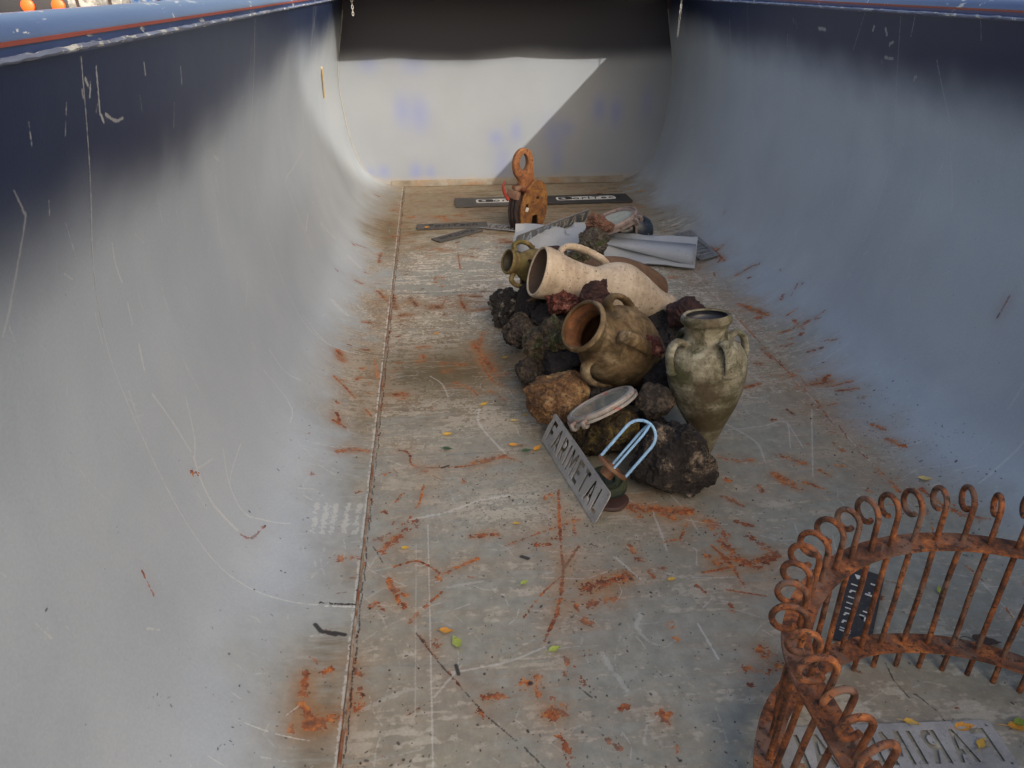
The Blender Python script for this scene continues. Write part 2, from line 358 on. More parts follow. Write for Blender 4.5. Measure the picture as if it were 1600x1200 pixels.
# rust streaks and patches, read off the floor
for pts, wd, st, brk in [
  (((595, 862), (650, 815)), .020, 1, .40), (((583, 845), (612, 832), (640, 812)), .006, .9, .35), (((527, 705), (552, 702), (575, 705)), .014, 1, .42), (((521, 657), (540, 668)), .010, .9, .42),
  (((528, 872),), .020, 1, .36), (((552, 871), (562, 872)), .012, .9, .3), (((478, 1050), (473, 1085), (476, 1112), (492, 1130)), .012, 1, .35), (((480, 1132), (500, 1130)), .02, 1, .3), (((515, 1124), (532, 1118)), .014, 1, .4),
  (((455, 1140),), .014, 1, .36), (((548, 1108), (560, 1105)), .02, 1, .42), (((606, 905), (618, 930), (632, 950)), .010, 1, .38), (((620, 925), (635, 930)), .012, .9, .45),
  (((615, 886), (650, 877), (678, 890), (692, 902)), .006, .8, .42), (((685, 905), (700, 893), (745, 874)), .009, .95, .40), (((688, 903),), .016, 1, .4), (((664, 948), (690, 925)), .007, .9, .4), (((640, 972), (652, 960)), .009, 1, .4), (((592, 948), (600, 955)), .008, .9, .42),
  (((700, 1050), (720, 1075)), .003, .9, .2), (((745, 1108), (762, 1124)), .008, 1, .35), (((655, 994), (682, 1030)), .004, .9, .3),
  (((620, 703), (638, 708), (645, 728), (680, 731), (740, 727), (785, 715), (815, 722)), .0055, .9, .33), (((662, 758), (655, 785), (640, 812)), .006, .95, .36), (((630, 770), (618, 785)), .006, .8, .45), (((735, 725), (790, 712)), .016, .75, .48),
  (((735, 838), (778, 836)), .012, 1, .42), (((872, 765), (875, 840), (880, 890)), .006, 1, .36), (((880, 890), (872, 950), (850, 1002)), .007, 1, .40), (((905, 812), (850, 830), (790, 853)), .006, 1, .40), (((880, 890), (905, 852)), .006, .9, .38), (((877, 900), (845, 930), (818, 965)), .004, .8, .42), (((896, 812), (898, 835)), .007, .9, .4),
  (((838, 852), (858, 850)), .012, .95, .45), (((850, 780), (860, 775)), .014, .7, .4), (((815, 1070), (840, 1062)), .020, .95, .47), (((752, 1088), (790, 1090)), .012, .9, .46), (((832, 1068), (842, 1088)), .008, 1, .4),
  (((858, 1117), (882, 1112)), .022, 1, .36), (((862, 1092), (875, 1106)), .008, 1, .38), (((872, 1150), (884, 1165), (893, 1188)), .009, 1, .40), (((884, 1028), (892, 1042)), .010, 1, .38), (((878, 1160), (888, 1200)), .005, .9, .3),
  (((912, 922), (945, 908), (980, 900)), .028, .95, .40), (((925, 945), (960, 938)), .022, .7, .5), (((983, 852), (1001, 878), (1022, 902)), .008, 1, .36), (((1000, 875), (1012, 890)), .016, .9, .45), (((910, 1015), (915, 1022)), .012, 1, .4), (((906, 1058), (912, 1070)), .010, 1, .42), (((950, 1156), (970, 1170)), .009, 1, .38),
  (((1035, 1115), (1045, 1128)), .016, .9, .45), (((1050, 978),), .013, 1, .42), (((1057, 998),), .012, 1, .42), (((912, 968), (920, 975)), .014, .9, .46), (((900, 945), (902, 955)), .008, 1, .4),
  (((990, 793), (1030, 797), (1075, 800)), .030, .95, .47), (((1011, 792), (1053, 811)), .012, 1, .42), (((1074, 818), (1061, 844)), .005, 1, .30), (((1036, 848), (1056, 843)), .005, 1, .35), (((1000, 808),), .012, 1, .42),
  (((1105, 815), (1140, 857), (1168, 881), (1212, 868)), .022, .9, .44), (((1112, 853), (1140, 880), (1161, 913)), .006, 1, .36), (((1098, 895), (1130, 889), (1170, 880)), .006, 1, .36), (((1136, 922), (1196, 932)), .004, .95, .3), (((1171, 838), (1215, 868)), .020, .85, .47), (((1110, 818), (1130, 835)), .024, .9, .42), (((1150, 815), (1172, 822)), .012, .9, .44), (((1120, 880), (1150, 870), (1185, 886)), .016, .8, .48),
  (((1140, 945), (1146, 957)), .012, 1, .4), (((1188, 1015), (1226, 1046)), .024, .95, .42), (((1165, 1045), (1215, 1050)), .012, .9, .44), (((1174, 1071),), .012, 1, .38), (((1088, 915), (1100, 925)), .008, .9, .45), (((1125, 715), (1150, 720), (1175, 719)), .013, 1, .38), (((1136, 750),), .018, .95, .44), (((1185, 758), (1190, 768)), .012, .9, .44), (((1128, 775), (1160, 790)), .014, .9, .46),
  (((1149, 431), (1168, 420), (1186, 412)), .010, 1, .42), (((1101, 402), (1130, 383)), .008, 1, .35), (((1110, 385), (1132, 408)), .008, 1, .35), (((1156, 475), (1198, 492)), .020, .9, .45), (((1219, 520), (1268, 499)), .014, .95, .42), (((1266, 500), (1292, 483)), .005, 1, .32), (((1229, 493), (1247, 481)), .006, 1, .32), (((1240, 500), (1255, 515)), .012, .9, .45), (((1236, 462), (1246, 444)), .006, .9, .35), (((1262, 550), (1284, 543)), .010, 1, .40), (((1285, 533), (1310, 530)), .009, .95, .40), (((1254, 602), (1300, 596)), .012, .95, .44), (((1292, 604), (1331, 595)), .007, 1, .35), (((1306, 611), (1341, 607)), .008, 1, .35), (((1156, 501), (1205, 555), (1240, 590)), .006, .95, .40), (((1190, 545), (1205, 560)), .014, .8, .45), (((1275, 625), (1296, 656)), .006, .95, .36), (((1369, 730), (1404, 768)), .009, .95, .40), (((1160, 607), (1186, 599)), .014, .9, .46), (((1205, 657), (1213, 655)), .010, .95, .42), (((1218, 710), (1254, 724)), .020, .75, .48), (((1210, 742), (1245, 763)), .024, .75, .46), (((1257, 754), (1292, 766)), .013, .95, .40), (((1317, 704),), .015, .9, .44), (((1365, 664), (1382, 670)), .016, .85, .47), (((1385, 686), (1412, 698)), .013, .9, .44), (((1300, 690), (1310, 700)), .008, .9, .4), (((1558, 497), (1578, 462)), .004, .95, .3), (((1230, 640), (1240, 648)), .010, .85, .44), (((1280, 735), (1300, 745)), .01, .8, .46), (((1340, 695), (1360, 702)), .006, .9, .4),
  (((1440, 765), (1490, 800), (1530, 812)), .010, .9, .42), (((1478, 795), (1500, 800)), .014, .85, .44), (((1510, 805), (1540, 812)), .012, 1, .38),
  (((300, 738), (308, 738)), .010, .9, .45), (((372, 832), (386, 840), (400, 838)), .005, 1, .36), (((398, 838), (414, 821)), .004, 1, .32), (((222, 893), (240, 930)), .0035, .9, .33), (((564, 546), (575, 547)), .013, 1, .40), (((528, 548), (533, 563)), .018, 1, .44), (((522, 588), (540, 606), (555, 622)), .007, .95, .42), (((526, 645), (530, 658)), .008, .95, .42), (((571, 640), (580, 650)), .006, .9, .42),
  (((738, 535), (770, 580)), .020, .95, .43), (((718, 462), (722, 474), (728, 485)), .010, 1, .35), (((715, 395), (719, 420)), .008, .8, .45), (((735, 463), (752, 463)), .013, 1, .36), (((738, 486), (762, 483)), .012, 1, .38), (((690, 478), (696, 468)), .004, 1, .3), (((613, 462), (618, 482)), .020, .8, .42), (((640, 465), (650, 478)), .018, .85, .46), (((650, 566), (662, 564)), .012, 1, .4), (((690, 568), (725, 570)), .014, .9, .45), (((748, 560), (760, 582), (772, 598)), .004, 1, .2), (((720, 602), (735, 607), (746, 618)), .004, 1, .2), (((782, 620), (787, 626)), .010, 1, .38), (((765, 612), (770, 613)), .01, 1, .36), (((755, 520), (745, 545)), .016, .85, .46), (((700, 345), (690, 340)), .03, .5, .5), (((590, 590), (585, 560)), .010, .5, .45), (((595, 395), (592, 410)), .012, .8, .42), (((545, 375), (575, 388)), .007, .95, .38), (((555, 438), (565, 443)), .008, .95, .36), (((590, 455), (605, 470)), .014, .75, .46), (((552, 382),), .012, .9, .42)]:
    P = smoothpts(px(*pts))
    if P: stroke(RU, P, wd, st, .45, brk, blobby=.7)
# random small rust on the floor and the foot of the walls
S_FL, S_FR = SS[NL-1], SS[NL]
def inlen(s): return s
for _ in range(330):
    s = rng.normal(S_FL-.02, .10) if rng.random() < .22 else (rng.normal(S_FR+.05, .13) if rng.random() < .3 else rng.uniform(S_FL, S_FR)); y = rng.uniform(.2, 5.5)
    L = abs(rng.normal(0, .016)) + .002; a = rng.normal(0, .5) if rng.random() < .6 else rng.uniform(0, PI)
    stroke(RU, [(s, y), (s+L*math.cos(a), y+L*math.sin(a))], rng.uniform(.003, .014), rng.uniform(.5, 1), .5, rng.uniform(.3, .55), blobby=.8)
for _ in range(200):                       # far floor is busier
    s = rng.uniform(S_FL-.12, S_FR+.15); y = rng.uniform(2.4, 5.0); L = abs(rng.normal(0, .03)); a = rng.normal(0, .25)
    stroke(RU, [(s, y), (s+L*math.cos(a), y+L*math.sin(a))], rng.uniform(.006, .03), rng.uniform(.4, .9), .5, rng.uniform(.5, .75), blobby=.8)
# left floor seam, gritty and rusty; faint right seam
for k in range(140):
    y = .25 + k*.04; stroke(SPK, [(S_FL+.004+rng.normal(0, .002), y), (S_FL+.004+rng.normal(0, .002), y+.036)], .0022, .85, .5, .40)
    if rng.random() < .35: stroke(RU, [(S_FL+rng.normal(0, .004), y), (S_FL+rng.normal(0, .004), y+.03)], rng.uniform(.003, .009), .9, .5, .42, blobby=.6)
    if rng.random() < .35: stroke(RU, [(S_FR+rng.normal(0, .006), y), (S_FR+rng.normal(0, .006), y+.03)], rng.uniform(.002, .006), .8, .5, .48, blobby=.6)
stroke(SCR, [(S_FL-.012, .2), (S_FL-.012, 5.6)], .004, .6, .6, .38); stroke(SCR, [(S_FR, .2), (S_FR, 5.6)], .002, .45, .6, .48)
# light scratches
for pts, wd, st, brk in [
  (((238, 615), (270, 660), (298, 705)), .004, .85, .15), (((290, 620), (303, 680), (304, 720)), .0035, .8, .2), (((302, 715), (325, 775), (350, 808), (370, 828)), .007, .8, .3), (((332, 717), (304, 735)), .003, .6, .3),
  (((348, 700), (358, 755), (380, 800), (410, 812), (452, 818)), .003, .75, .2), (((376, 693), (362, 735), (358, 757)), .0025, .7, .2), (((420, 545), (445, 580), (470, 594)), .003, .8, .2), (((412, 578), (440, 612), (456, 640), (453, 660)), .003, .75, .2), (((217, 538), (225, 577)), .006, .9, .1), (((175, 380), (180, 410), (190, 440)), .004, .8, .2), (((199, 472), (207, 506)), .004, .8, .2),
  (((22, 298), (36, 330), (38, 350), (15, 480), (4, 525)), .004, .45, .25), (((150, 105), (153, 140), (156, 178)), .004, .8, .4), (((158, 180), (162, 190)), .004, .8, .2), (((165, 178), (180, 188), (192, 184)), .005, .7, .36), (((133, 122), (137, 132)), .006, .8, .5), (((141, 128), (140, 150)), .004, .8, .45), (((128, 140), (130, 152)), .005, .7, .5), (((225, 98), (227, 116)), .004, .8, .3), (((282, 104), (284, 130)), .003, .7, .4), (((471, 154), (474, 190)), .006, .55, .4), (((473, 187), (475, 200)), .008, .6, .42),
  (((474, 235), (458, 262), (446, 283), (456, 310), (480, 370), (488, 392)), .004, .6, .3), (((338, 325), (347, 388)), .003, .75, .35), (((481, 334), (478, 360)), .008, .8, .2), (((387, 440), (384, 480)), .003, .6, .4), (((285, 560), (310, 608)), .0025, .6, .35), (((494, 10), (486, 70)), .006, .5, .25), (((335, 244), (341, 250)), .006, .6, .3), (((337, 275), (341, 300)), .012, .4, .5), (((340, 240), (336, 320)), .002, .4, .5), (((480, 500), (510, 535)), .003, .7, .25), (((395, 170), (383, 420)), .002, .35, .4),
  (((640, 812), (700, 800), (750, 782), (800, 774)), .010, .6, .40), (((668, 820), (672, 1000), (676, 1200)), .0022, .6, .15), (((650, 850), (648, 1120)), .0016, .4, .35), (((700, 1052), (790, 1035), (850, 1012)), .004, .6, .3), (((720, 1040), (690, 1075), (678, 1090)), .003, .6, .3), (((565, 1110), (620, 1085), (650, 1075)), .014, .35, .45), (((860, 1015), (905, 1010)), .002, .4, .3), (((700, 620), (690, 600), (672, 588)), .005, .5, .4), (((748, 640), (750, 665), (790, 710)), .008, .55, .42), (((960, 870), (1000, 905)), .006, .5, .4), (((700, 918), (755, 908)), .008, .35, .45), (((1090, 975), (1122, 1030)), .003, .7, .2), (((1000, 960), (995, 980), (1010, 1000)), .010, .4, .4),
  (((980, 1080), (955, 1045), (940, 1020)), .012, .4, .45), (((1020, 800), (1042, 860)), .006, .45, .4), (((1075, 417), (1180, 532)), .008, .35, .35), (((1268, 640), (1270, 745)), .003, .5, .25), (((1195, 665), (1228, 660), (1235, 700)), .003, .5, .25), (((1130, 660), (1180, 690), (1195, 720)), .006, .4, .35), (((1230, 660), (1255, 700)), .003, .5, .3), (((1140, 672), (1200, 665)), .004, .4, .35), (((1395, 700), (1440, 690)), .006, .4, .35), (((1530, 755), (1560, 730), (1600, 690)), .006, .45, .35), (((1575, 640), (1600, 600)), .006, .3, .4),
  (((1485, 240), (1487, 330)), .004, .4, .3), (((1440, 300), (1425, 350), (1408, 385)), .003, .35, .3), (((1464, 95), (1484, 190)), .003, .3, .35), (((1175, 170), (1182, 215)), .004, .35, .4), (((1140, 30), (1143, 100)), .006, .35, .4), (((1243, 360), (1243, 378)), .006, .35, .3), (((1383, 90), (1395, 92)), .010, .5, .4), (((1280, 45), (1290, 46)), .018, .6, .42), (((1384, 45), (1386, 55)), .010, .6, .35), (((1366, 42), (1364, 48)), .008, .6, .35), (((1390, 70), (1396, 66)), .010, .5, .4), (((1428, 125), (1432, 120)), .010, .4, .35)]:
    P = smoothpts(px(*pts))
    if P: stroke(SCR, P, min(wd*.7, .004)+max(0, wd-.006)*.35, st*.75, .6, max(brk*.6, .12), cov=.78)
for x in (492, 506, 521, 541, 558): stroke(SCR, px((x+4, 788), (x-4, 832)), .012, .5, .5, .5, blobby=.3)
for x, y in ((502, 350), (560, 478), (520, 470), (545, 400)): stroke(SCR, px((x, y), (x+22, y+22)), .022, .35, .6, .5)
for Y, ch, wv in ((1.37, SCR, .0026), (2.76, SCR, .004), (4.19, SCR, .005)):      # transverse sheet seams up both walls
    stroke(ch, [(s, Y+.004*math.sin(s*9)) for s in np.linspace(.02, S_FL-.1, 24)], wv*.6, .55, .6, .05)
    stroke(ch, [(s, Y) for s in np.linspace(S_FR+.1, SLEN-.02, 12)], wv*.5, .22, .6, .3)
for Y in (1.37, 2.76): stroke(SPK, [(s, Y-.004) for s in np.linspace(.02, .5, 5)], .002, .35, .6, .2)
stroke(SPK, px((500, 942), (560, 945)), .0035, 1, .4, .15); stroke(SPK, px((555, 547), (603, 556)), .004, .6, .4, .3)
stroke(SCR, px((502, 946), (556, 949)), .0025, .9, .4, .2)
for Y, st in ((2.005, .25), (3.43, .75), (1.16, .15)): stroke(SPK, [(S_FL+.01, Y+.02), (S_FL+.25, Y), (S_FL+.6, Y)], .004, st, .6, .38)
for pts, wd in ((((650, 990), (680, 1030), (720, 1075), (760, 1120), (815, 1165), (852, 1202)), .0022), (((1430, 1085), (1462, 1110), (1490, 1145)), .002), (((1383, 1035), (1395, 1062), (1420, 1090)), .0018), (((583, 855), (598, 880)), .0018), (((905, 1075), (924, 1090)), .0022)):
    stroke(SPK, px(*pts), wd, .8, .5, .28)
for pts, wd in ((((492, 976), (500, 986), (505, 988)), .005), (((510, 988), (524, 992)), .006), (((522, 989), (538, 992)), .005), (((712, 1040), (716, 1054)), .004), (((815, 870), (824, 873)), .006), (((828, 1068),), .006), (((700, 728), (690, 731)), .005)):
    stroke(SPK, px(*pts), wd, .95, .4, 0, blobby=.5)
# fine random scuffs on floor (mostly across), plus a few up the walls
for _ in range(1500):
    s = rng.uniform(S_FL-.25, S_FR+.3); y = rng.uniform(.15, 5.5); L = abs(rng.normal(0, .07))+.01
    a = rng.normal(0, .35) if rng.random() < .7 else rng.normal(PI/2, .35)
    c = rng.normal(0, .15); mid = (s+L*.5*math.cos(a)-L*c*math.sin(a), y+L*.5*math.sin(a)+L*c*math.cos(a))
    stroke(SCR, [(s, y), mid, (s+L*math.cos(a), y+L*math.sin(a))], rng.uniform(.0006, .0024), rng.uniform(.10, .4), .6, .3)
for _ in range(260):
    s = rng.uniform(.05, S_FL-.1) if rng.random() < .6 else rng.uniform(S_FR+.2, SLEN-.05); y = rng.uniform(.4, 5.5); L = abs(rng.normal(0, .05))+.01
    a = rng.normal(0, .5); stroke(SCR, [(s, y), (s+L*math.cos(a), y+L*math.sin(a))], rng.uniform(.0008, .0026), rng.uniform(.2, .6), .6, .35)
# dark grit, clustered
for (cs, cy, rs, ry, n) in ((S_FL-.10, .72, .12, .22, 260), (S_FL+.2, .6, .3, .3, 420), (S_FL+.55, .75, .35, .35, 260), (S_FL+.45, 1.75, .2, .15, 420), (S_FL+.62, 1.5, .14, .14, 240), (S_FR+.13, 1.95, .10, .22, 300), (S_FR+.1, 1.5, .12, .3, 160), (S_FL+.3, 2.3, .3, .4, 200), (S_FL-.12, 1.9, .15, .5, 90), (S_FL+.45, .95, .4, .3, 220), (S_FR-.4, .95, .25, .3, 160)):
    for _ in range(n):
        s = rng.normal(cs, rs); y = rng.normal(cy, ry); L = abs(rng.normal(0, .003)); a = rng.uniform(0, PI)
        stroke(SPK, [(s, y), (s+L*math.cos(a), y+L*math.sin(a))], rng.choice([.0008, .0012, .0018, .0028], p=[.4, .35, .2, .05]), rng.uniform(.5, 1), .4, 0)
for _ in range(700):
    s = rng.uniform(.3, SLEN-.3); y = rng.uniform(.2, 5.4); stroke(SPK, [(s, y)], rng.choice([.0008, .0014]), rng.uniform(.35, .9), .4, 0)
# broad films: brown dirt on the far floor and along the wall feet, damp olive patch, pale rubbed plates
SG = np.linspace(0, SLEN, WU, dtype=np.float32)[None, :]; YG = (np.linspace(0, 1, WV, dtype=np.float32)*WYL+WY0)[:, None]
farb = sstep(1.5, 3.2, YG)
infl = sstep(S_FL-.10-.18*farb, S_FL+.10-.08*farb, SG + (NC-.5)*.16)*(1-sstep(S_FR-.02, S_FR+.28, SG + (NC-.5)*.22))
far = sstep(1.7, 2.9, YG + (NC-.5)*.9)
FILM += infl*(.40 + .52*far)*sstep(.25, .75, NC*.45+NX*.35+NA*.2)
FILM = np.maximum(FILM, infl*sstep(4.2, 4.75, YG+(NC-.5)*.6)*(.75+.2*NX))
FILM = np.maximum(FILM, infl*np.exp(-((SG-S_FR-.02)/.22)**2)*sstep(1.3, 2.0, YG)*(1-sstep(4.5, 5, YG))*(.45+.5*NC))
FILM = np.maximum(FILM, np.exp(-((SG-S_FL-.30)/.26)**2-((YG-2.28)/.24)**2)*.75*infl*(.4+.6*NX))
FILM = np.maximum(FILM, infl*np.exp(-((SG-S_FL-.9)/.35)**2-((YG-1.55)/.3)**2)*.6*NC)
SCF += infl*far*(1-sstep(4.15, 4.6, YG+(NC-.5)*.5))*sstep(.48, .62, NX*.38+NB*.27+NA*.2+NC*.15)
SCF = np.maximum(SCF, infl*(1-far)*sstep(.56, .74, NX*.35+NA*.35+NB*.15+NC*.15)*.45)
SCF = np.maximum(SCF, infl*np.exp(-((SG-S_FL-.42)/.2)**2-((YG-1.72)/.12)**2)*sstep(.4, .6, NB*.5+NX*.5)*.6)
DMP += infl*np.exp(-((SG-S_FL-.28)/.46)**2-((YG-2.60)/.32)**2)*sstep(.2, .6, NC*.4+NX*.6)*1.0
DMP = np.maximum(DMP, infl*np.exp(-((SG-S_FL-.85)/.42)**2-((YG-2.3)/.75)**2)*.6)
DMP = np.maximum(DMP, infl*sstep(.62, .8, NX*.6+NC*.4)*far*.5)
DMP = np.maximum(DMP, np.exp(-((SG-S_FL+.06)/.05)**2)*sstep(.5, .8, NX*.3+NC*.7)*.55)
INFL = sstep(S_FL-.34, S_FL+.04, SG+(NC-.5)*.16+(NA-.5)*.04)*(1-sstep(S_FR-.06, S_FR+.34, SG+(NC-.5)*.24+(NA-.5)*.06))
HALO = RU.copy()
for _ in range(3):                           # stain round the rust: repeated box blur
    for ax, r in ((0, 11), (1, 11)):
        c = np.cumsum(HALO, axis=ax); HALO = (np.roll(c, -r, ax)-np.roll(c, r+1, ax))/(2*r+1)
H2 = HALO.copy()
for _ in range(3):
    for ax, r in ((0, 34), (1, 34)):
        c = np.cumsum(H2, axis=ax); H2 = (np.roll(c, -r, ax)-np.roll(c, r+1, ax))/(2*r+1)
HALO = np.clip(HALO*2.0*(.4+NC) + H2*3.2*sstep(.3, .7, NC*.4+NX*.3+NA*.3), 0, 1); del H2
for (su, yv, rs, ry, k_) in ((S_FL+1.02, 1.42, .16, .16, .75), (S_FL+.80, 1.72, .2, .09, .7), (S_FR-.03, 2.35, .16, .55, .9), (S_FR+.06, 2.9, .14, .6, .85), (S_FR-.1, 1.7, .2, .35, .6), (S_FR+.02, 3.9, .14, .6, .7), (S_FL-.06, 3.2, .08, .9, .6), (S_FL+.95, 1.78, .12, .25, .5), (S_FL+.62, 2.5, .16, .25, .65), (S_FL+1.1, 1.2, .1, .1, .5), (S_FL+.02, .85, .07, .14, .5)):
    HALO = np.maximum(HALO, np.exp(-((SG-su)/rs)**2-((YG-yv)/ry)**2)*k_*sstep(.35, .75, NA*.35+NX*.35+NC*.3))
def mkimg(name, r, g, b):
    im = bpy.data.images.new(name, WU, WV, alpha=True, float_buffer=False); im.colorspace_settings.name = 'Non-Color'
    a = np.ones((WV, WU, 4), np.float32); a[..., 0] = r; a[..., 1] = g; a[..., 2] = b
    im.pixels.foreach_set(np.clip(a, 0, 1).ravel()); im.update(); return im
IM1 = mkimg('wear_marks', RU, SCR, SPK); IM2 = mkimg('wear_films', FILM, SCF, DMP); IM3 = mkimg('wear_halo', HALO, NC, INFL)
del RU, SCR, SPK, FILM, SCF, DMP, HALO, NA, NB, NX

def navy_mask(t):
    """navy spray coat from the rim down, soft edged and uneven along the length"""
    g = N(t, 'ShaderNodeNewGeometry'); sx = N(t, 'ShaderNodeSeparateXYZ'); t.links.new(g.outputs['Position'], sx.inputs[0])
    n = nz(t, .9, 3, .5, g.outputs['Position']); n2 = nz(t, 3.2, 3, .5, g.outputs['Position'])
    yy = math_(t, 'MULTIPLY', math_(t, 'SUBTRACT', sx.outputs['Y'], 2.2), -.03)
    h = math_(t, 'ADD', sx.outputs['Z'], math_(t, 'ADD', math_(t, 'MULTIPLY', math_(t, 'SUBTRACT', n, .5), .12), math_(t, 'MULTIPLY', math_(t, 'SUBTRACT', n2, .5), .12)))
    h = math_(t, 'ADD', h, yy)
    r = N(t, 'ShaderNodeMapRange', interpolation_type='SMOOTHERSTEP'); r.inputs[1].default_value = .84; r.inputs[2].default_value = 1.14
    t.links.new(h, r.inputs[0]); return r.outputs[0]
GREY = (.30, .337, .388); NAVY = (.007, .016, .050)
def hull_mat():
    m, t, p = newmat('worn_hull_paint'); uv = N(t, 'ShaderNodeUVMap'); uv.uv_map = 'UVMap'
    def img(im):
        n = N(t, 'ShaderNodeTexImage'); n.image = im; n.interpolation = 'Linear'; n.extension = 'EXTEND'; t.links.new(uv.outputs[0], n.inputs[0])
        s = N(t, 'ShaderNodeSeparateColor'); t.links.new(n.outputs[0], s.inputs[0]); return s.outputs
    A, B, C = img(IM1), img(IM2), img(IM3)
    g = N(t, 'ShaderNodeNewGeometry'); pos = g.outputs['Position']
    big = nz(t, 1.6, 5, .55, pos, .6); fine = nz(t, 160, 4, .65, pos); med = nz(t, 24, 6, .65, pos)
    base = ramp(t, big, [(.3, (GREY[0]*.88, GREY[1]*.9, GREY[2]*.92)), (.7, (GREY[0]*1.1, GREY[1]*1.09, GREY[2]*1.07))])
    base = mix(t, navy_mask(t), base, NAVY)
    st = nz(t, 5, 5, .6, pos, .3, (1, 1.6, .22)); base = mix(t, .07, base, ramp(t, st, [(.34, (.66, .66, .67)), (.5, (1, 1, 1)), (.64, (1.18, 1.17, 1.15))]), 'MULTIPLY')
    floor_c = mix(t, ramp(t, med, [(.35, 0), (.65, 1)]), (.170, .166, .140), (.250, .244, .206))
    base = mix(t, math_(t, 'MULTIPLY', C[2], .9), base, floor_c)
    film = mix(t, ramp(t, nz(t, 5, 5, .6, pos), [(.38, 0), (.62, 1)]), mix(t, med, (.15, .088, .05), (.27, .175, .105)), mix(t, med, (.16, .125, .072), (.30, .245, .155)))
    base = mix(t, math_(t, 'MULTIPLY', B[0], .85), base, film)
    base = mix(t, math_(t, 'MULTIPLY', B[1], math_(t, 'ADD', .45, math_(t, 'MULTIPLY', fine, .8))), base, (.50, .475, .42))
    base = mix(t, B[2], base, mix(t, med, (.045, .034, .015), (.105, .08, .038)))
    base = mix(t, math_(t, 'MULTIPLY', C[0], .75), base, mix(t, med, (.14, .07, .036), (.30, .16, .075)))
    base = mix(t, math_(t, 'MULTIPLY', A[1], .8), base, (.50, .50, .49))
    rf = nz(t, 55, 6, .7, pos)
    hue = nz(t, 2.6, 4, .6, pos); rfm = math_(t, 'ADD', math_(t, 'MULTIPLY', rf, .6), math_(t, 'MULTIPLY', hue, .4))
    rust = ramp(t, rfm, [(.34, (.04, .013, .009)), (.44, (.10, .027, .013)), (.50, (.20, .048, .016)), (.55, (.33, .095, .022)), (.61, (.46, .17, .04)), (.68, (.52, .25, .10))])
    rm = N(t, 'ShaderNodeMapRange', interpolation_type='SMOOTHSTEP'); rm.inputs[1].default_value = .22; rm.inputs[2].default_value = .72
    t.links.new(math_(t, 'ADD', A[0], math_(t, 'MULTIPLY', math_(t, 'SUBTRACT', fine, .5), 1.1)), rm.inputs[0])
    base = mix(t, math_(t, 'MULTIPLY', rm.outputs[0], ramp(t, nz(t, 9, 5, .6, pos), [(.36, .45), (.56, .95)])), base, rust)
    base = mix(t, A[2], base, (.018, .014, .013))
    base = mix(t, .22, base, mix(t, fine, (.4, .4, .4), (1.6, 1.6, 1.6)), 'MULTIPLY')
    t.links.new(base, p.inputs['Base Color'])
    ro = math_(t, 'ADD', .40, math_(t, 'MULTIPLY', math_(t, 'MAXIMUM', math_(t, 'MAXIMUM', B[0], C[0]), rm.outputs[0]), .45)); t.links.new(ro, p.inputs['Roughness'])
    p.inputs['Specular IOR Level'].default_value = .4
    h = math_(t, 'ADD', math_(t, 'MULTIPLY', fine, .25), math_(t, 'ADD', math_(t, 'MULTIPLY', rm.outputs[0], .35), math_(t, 'MULTIPLY', A[2], -.5)))
    bump(t, p, math_(t, 'ADD', h, math_(t, 'MULTIPLY', nz(t, 1.9, 3, .5, pos), 7.0)), .35, .002); return m
HULL = hull_mat()
def plain_paint(name, col, rough=.4, chips=None, chip_t=.68, cs=30):
    m, t, p = newmat(name); g = N(t, 'ShaderNodeNewGeometry'); pos = g.outputs['Position']
    c = ramp(t, nz(t, 3, 6, .6, pos), [(.3, tuple(x*.85 for x in col)), (.7, tuple(min(x*1.15, 1) for x in col))])
    if chips:
        c = mix(t, ramp(t, nz(t, cs, 5, .7, pos, .6, (1, .45, 1)), [(chip_t-.01, 0), (chip_t+.02, 1)]), c, chips)
    t.links.new(c, p.inputs['Base Color']); p.inputs['Roughness'].default_value = rough
    bump(t, p, nz(t, 40, 4, .6, pos), .12, .002); return m
RAIL = plain_paint('blue_rail_paint', (.032, .055, .15), .32, (.40, .39, .36), .615, 16)
STRIPE = plain_paint('red_stripe', (.22, .045, .03), .55)
BEAD = plain_paint('weld_bead_paint', (.13, .15, .23), .45, (.42, .42, .40), .57, 40)
SEAMM = plain_paint('end_bead', (.27, .27, .26), .55, (.16, .08, .04), .66, 30)

hopper = thing('tipper_body', 'grey and navy steel tipper body, rust streaked, holding the whole pile', 'tipper body')
def hull_strip(name, i0, i1, dz=0.0):
    bm = bmesh.new(); uvl = bm.loops.layers.uv.new('UVMap')
    ys = np.linspace(Y0, Y1, 26); rows = []
    for y in ys: rows.append([bm.verts.new((PROF[i][0], y, PROF[i][1]+dz)) for i in range(i0, i1+1)])
    for a in range(len(ys)-1):
        for b in range(i1-i0):
            f = bm.faces.new((rows[a][b], rows[a+1][b], rows[a+1][b+1], rows[a][b+1]))
            for l, (yy, ii) in zip(f.loops, ((a, b), (a+1, b), (a+1, b+1), (a, b+1))):
                l[uvl].uv = (SS[i0+ii]/SLEN, (ys[yy]-WY0)/WYL)
    for f in bm.faces: f.normal_flip() if f.normal.length and False else None
    o = obj(name, bm, HULL, hopper)
    sm = o.modifiers.new('thickness', 'SOLIDIFY'); sm.thickness = .006; sm.offset = 1; sm.use_rim = False
    return o
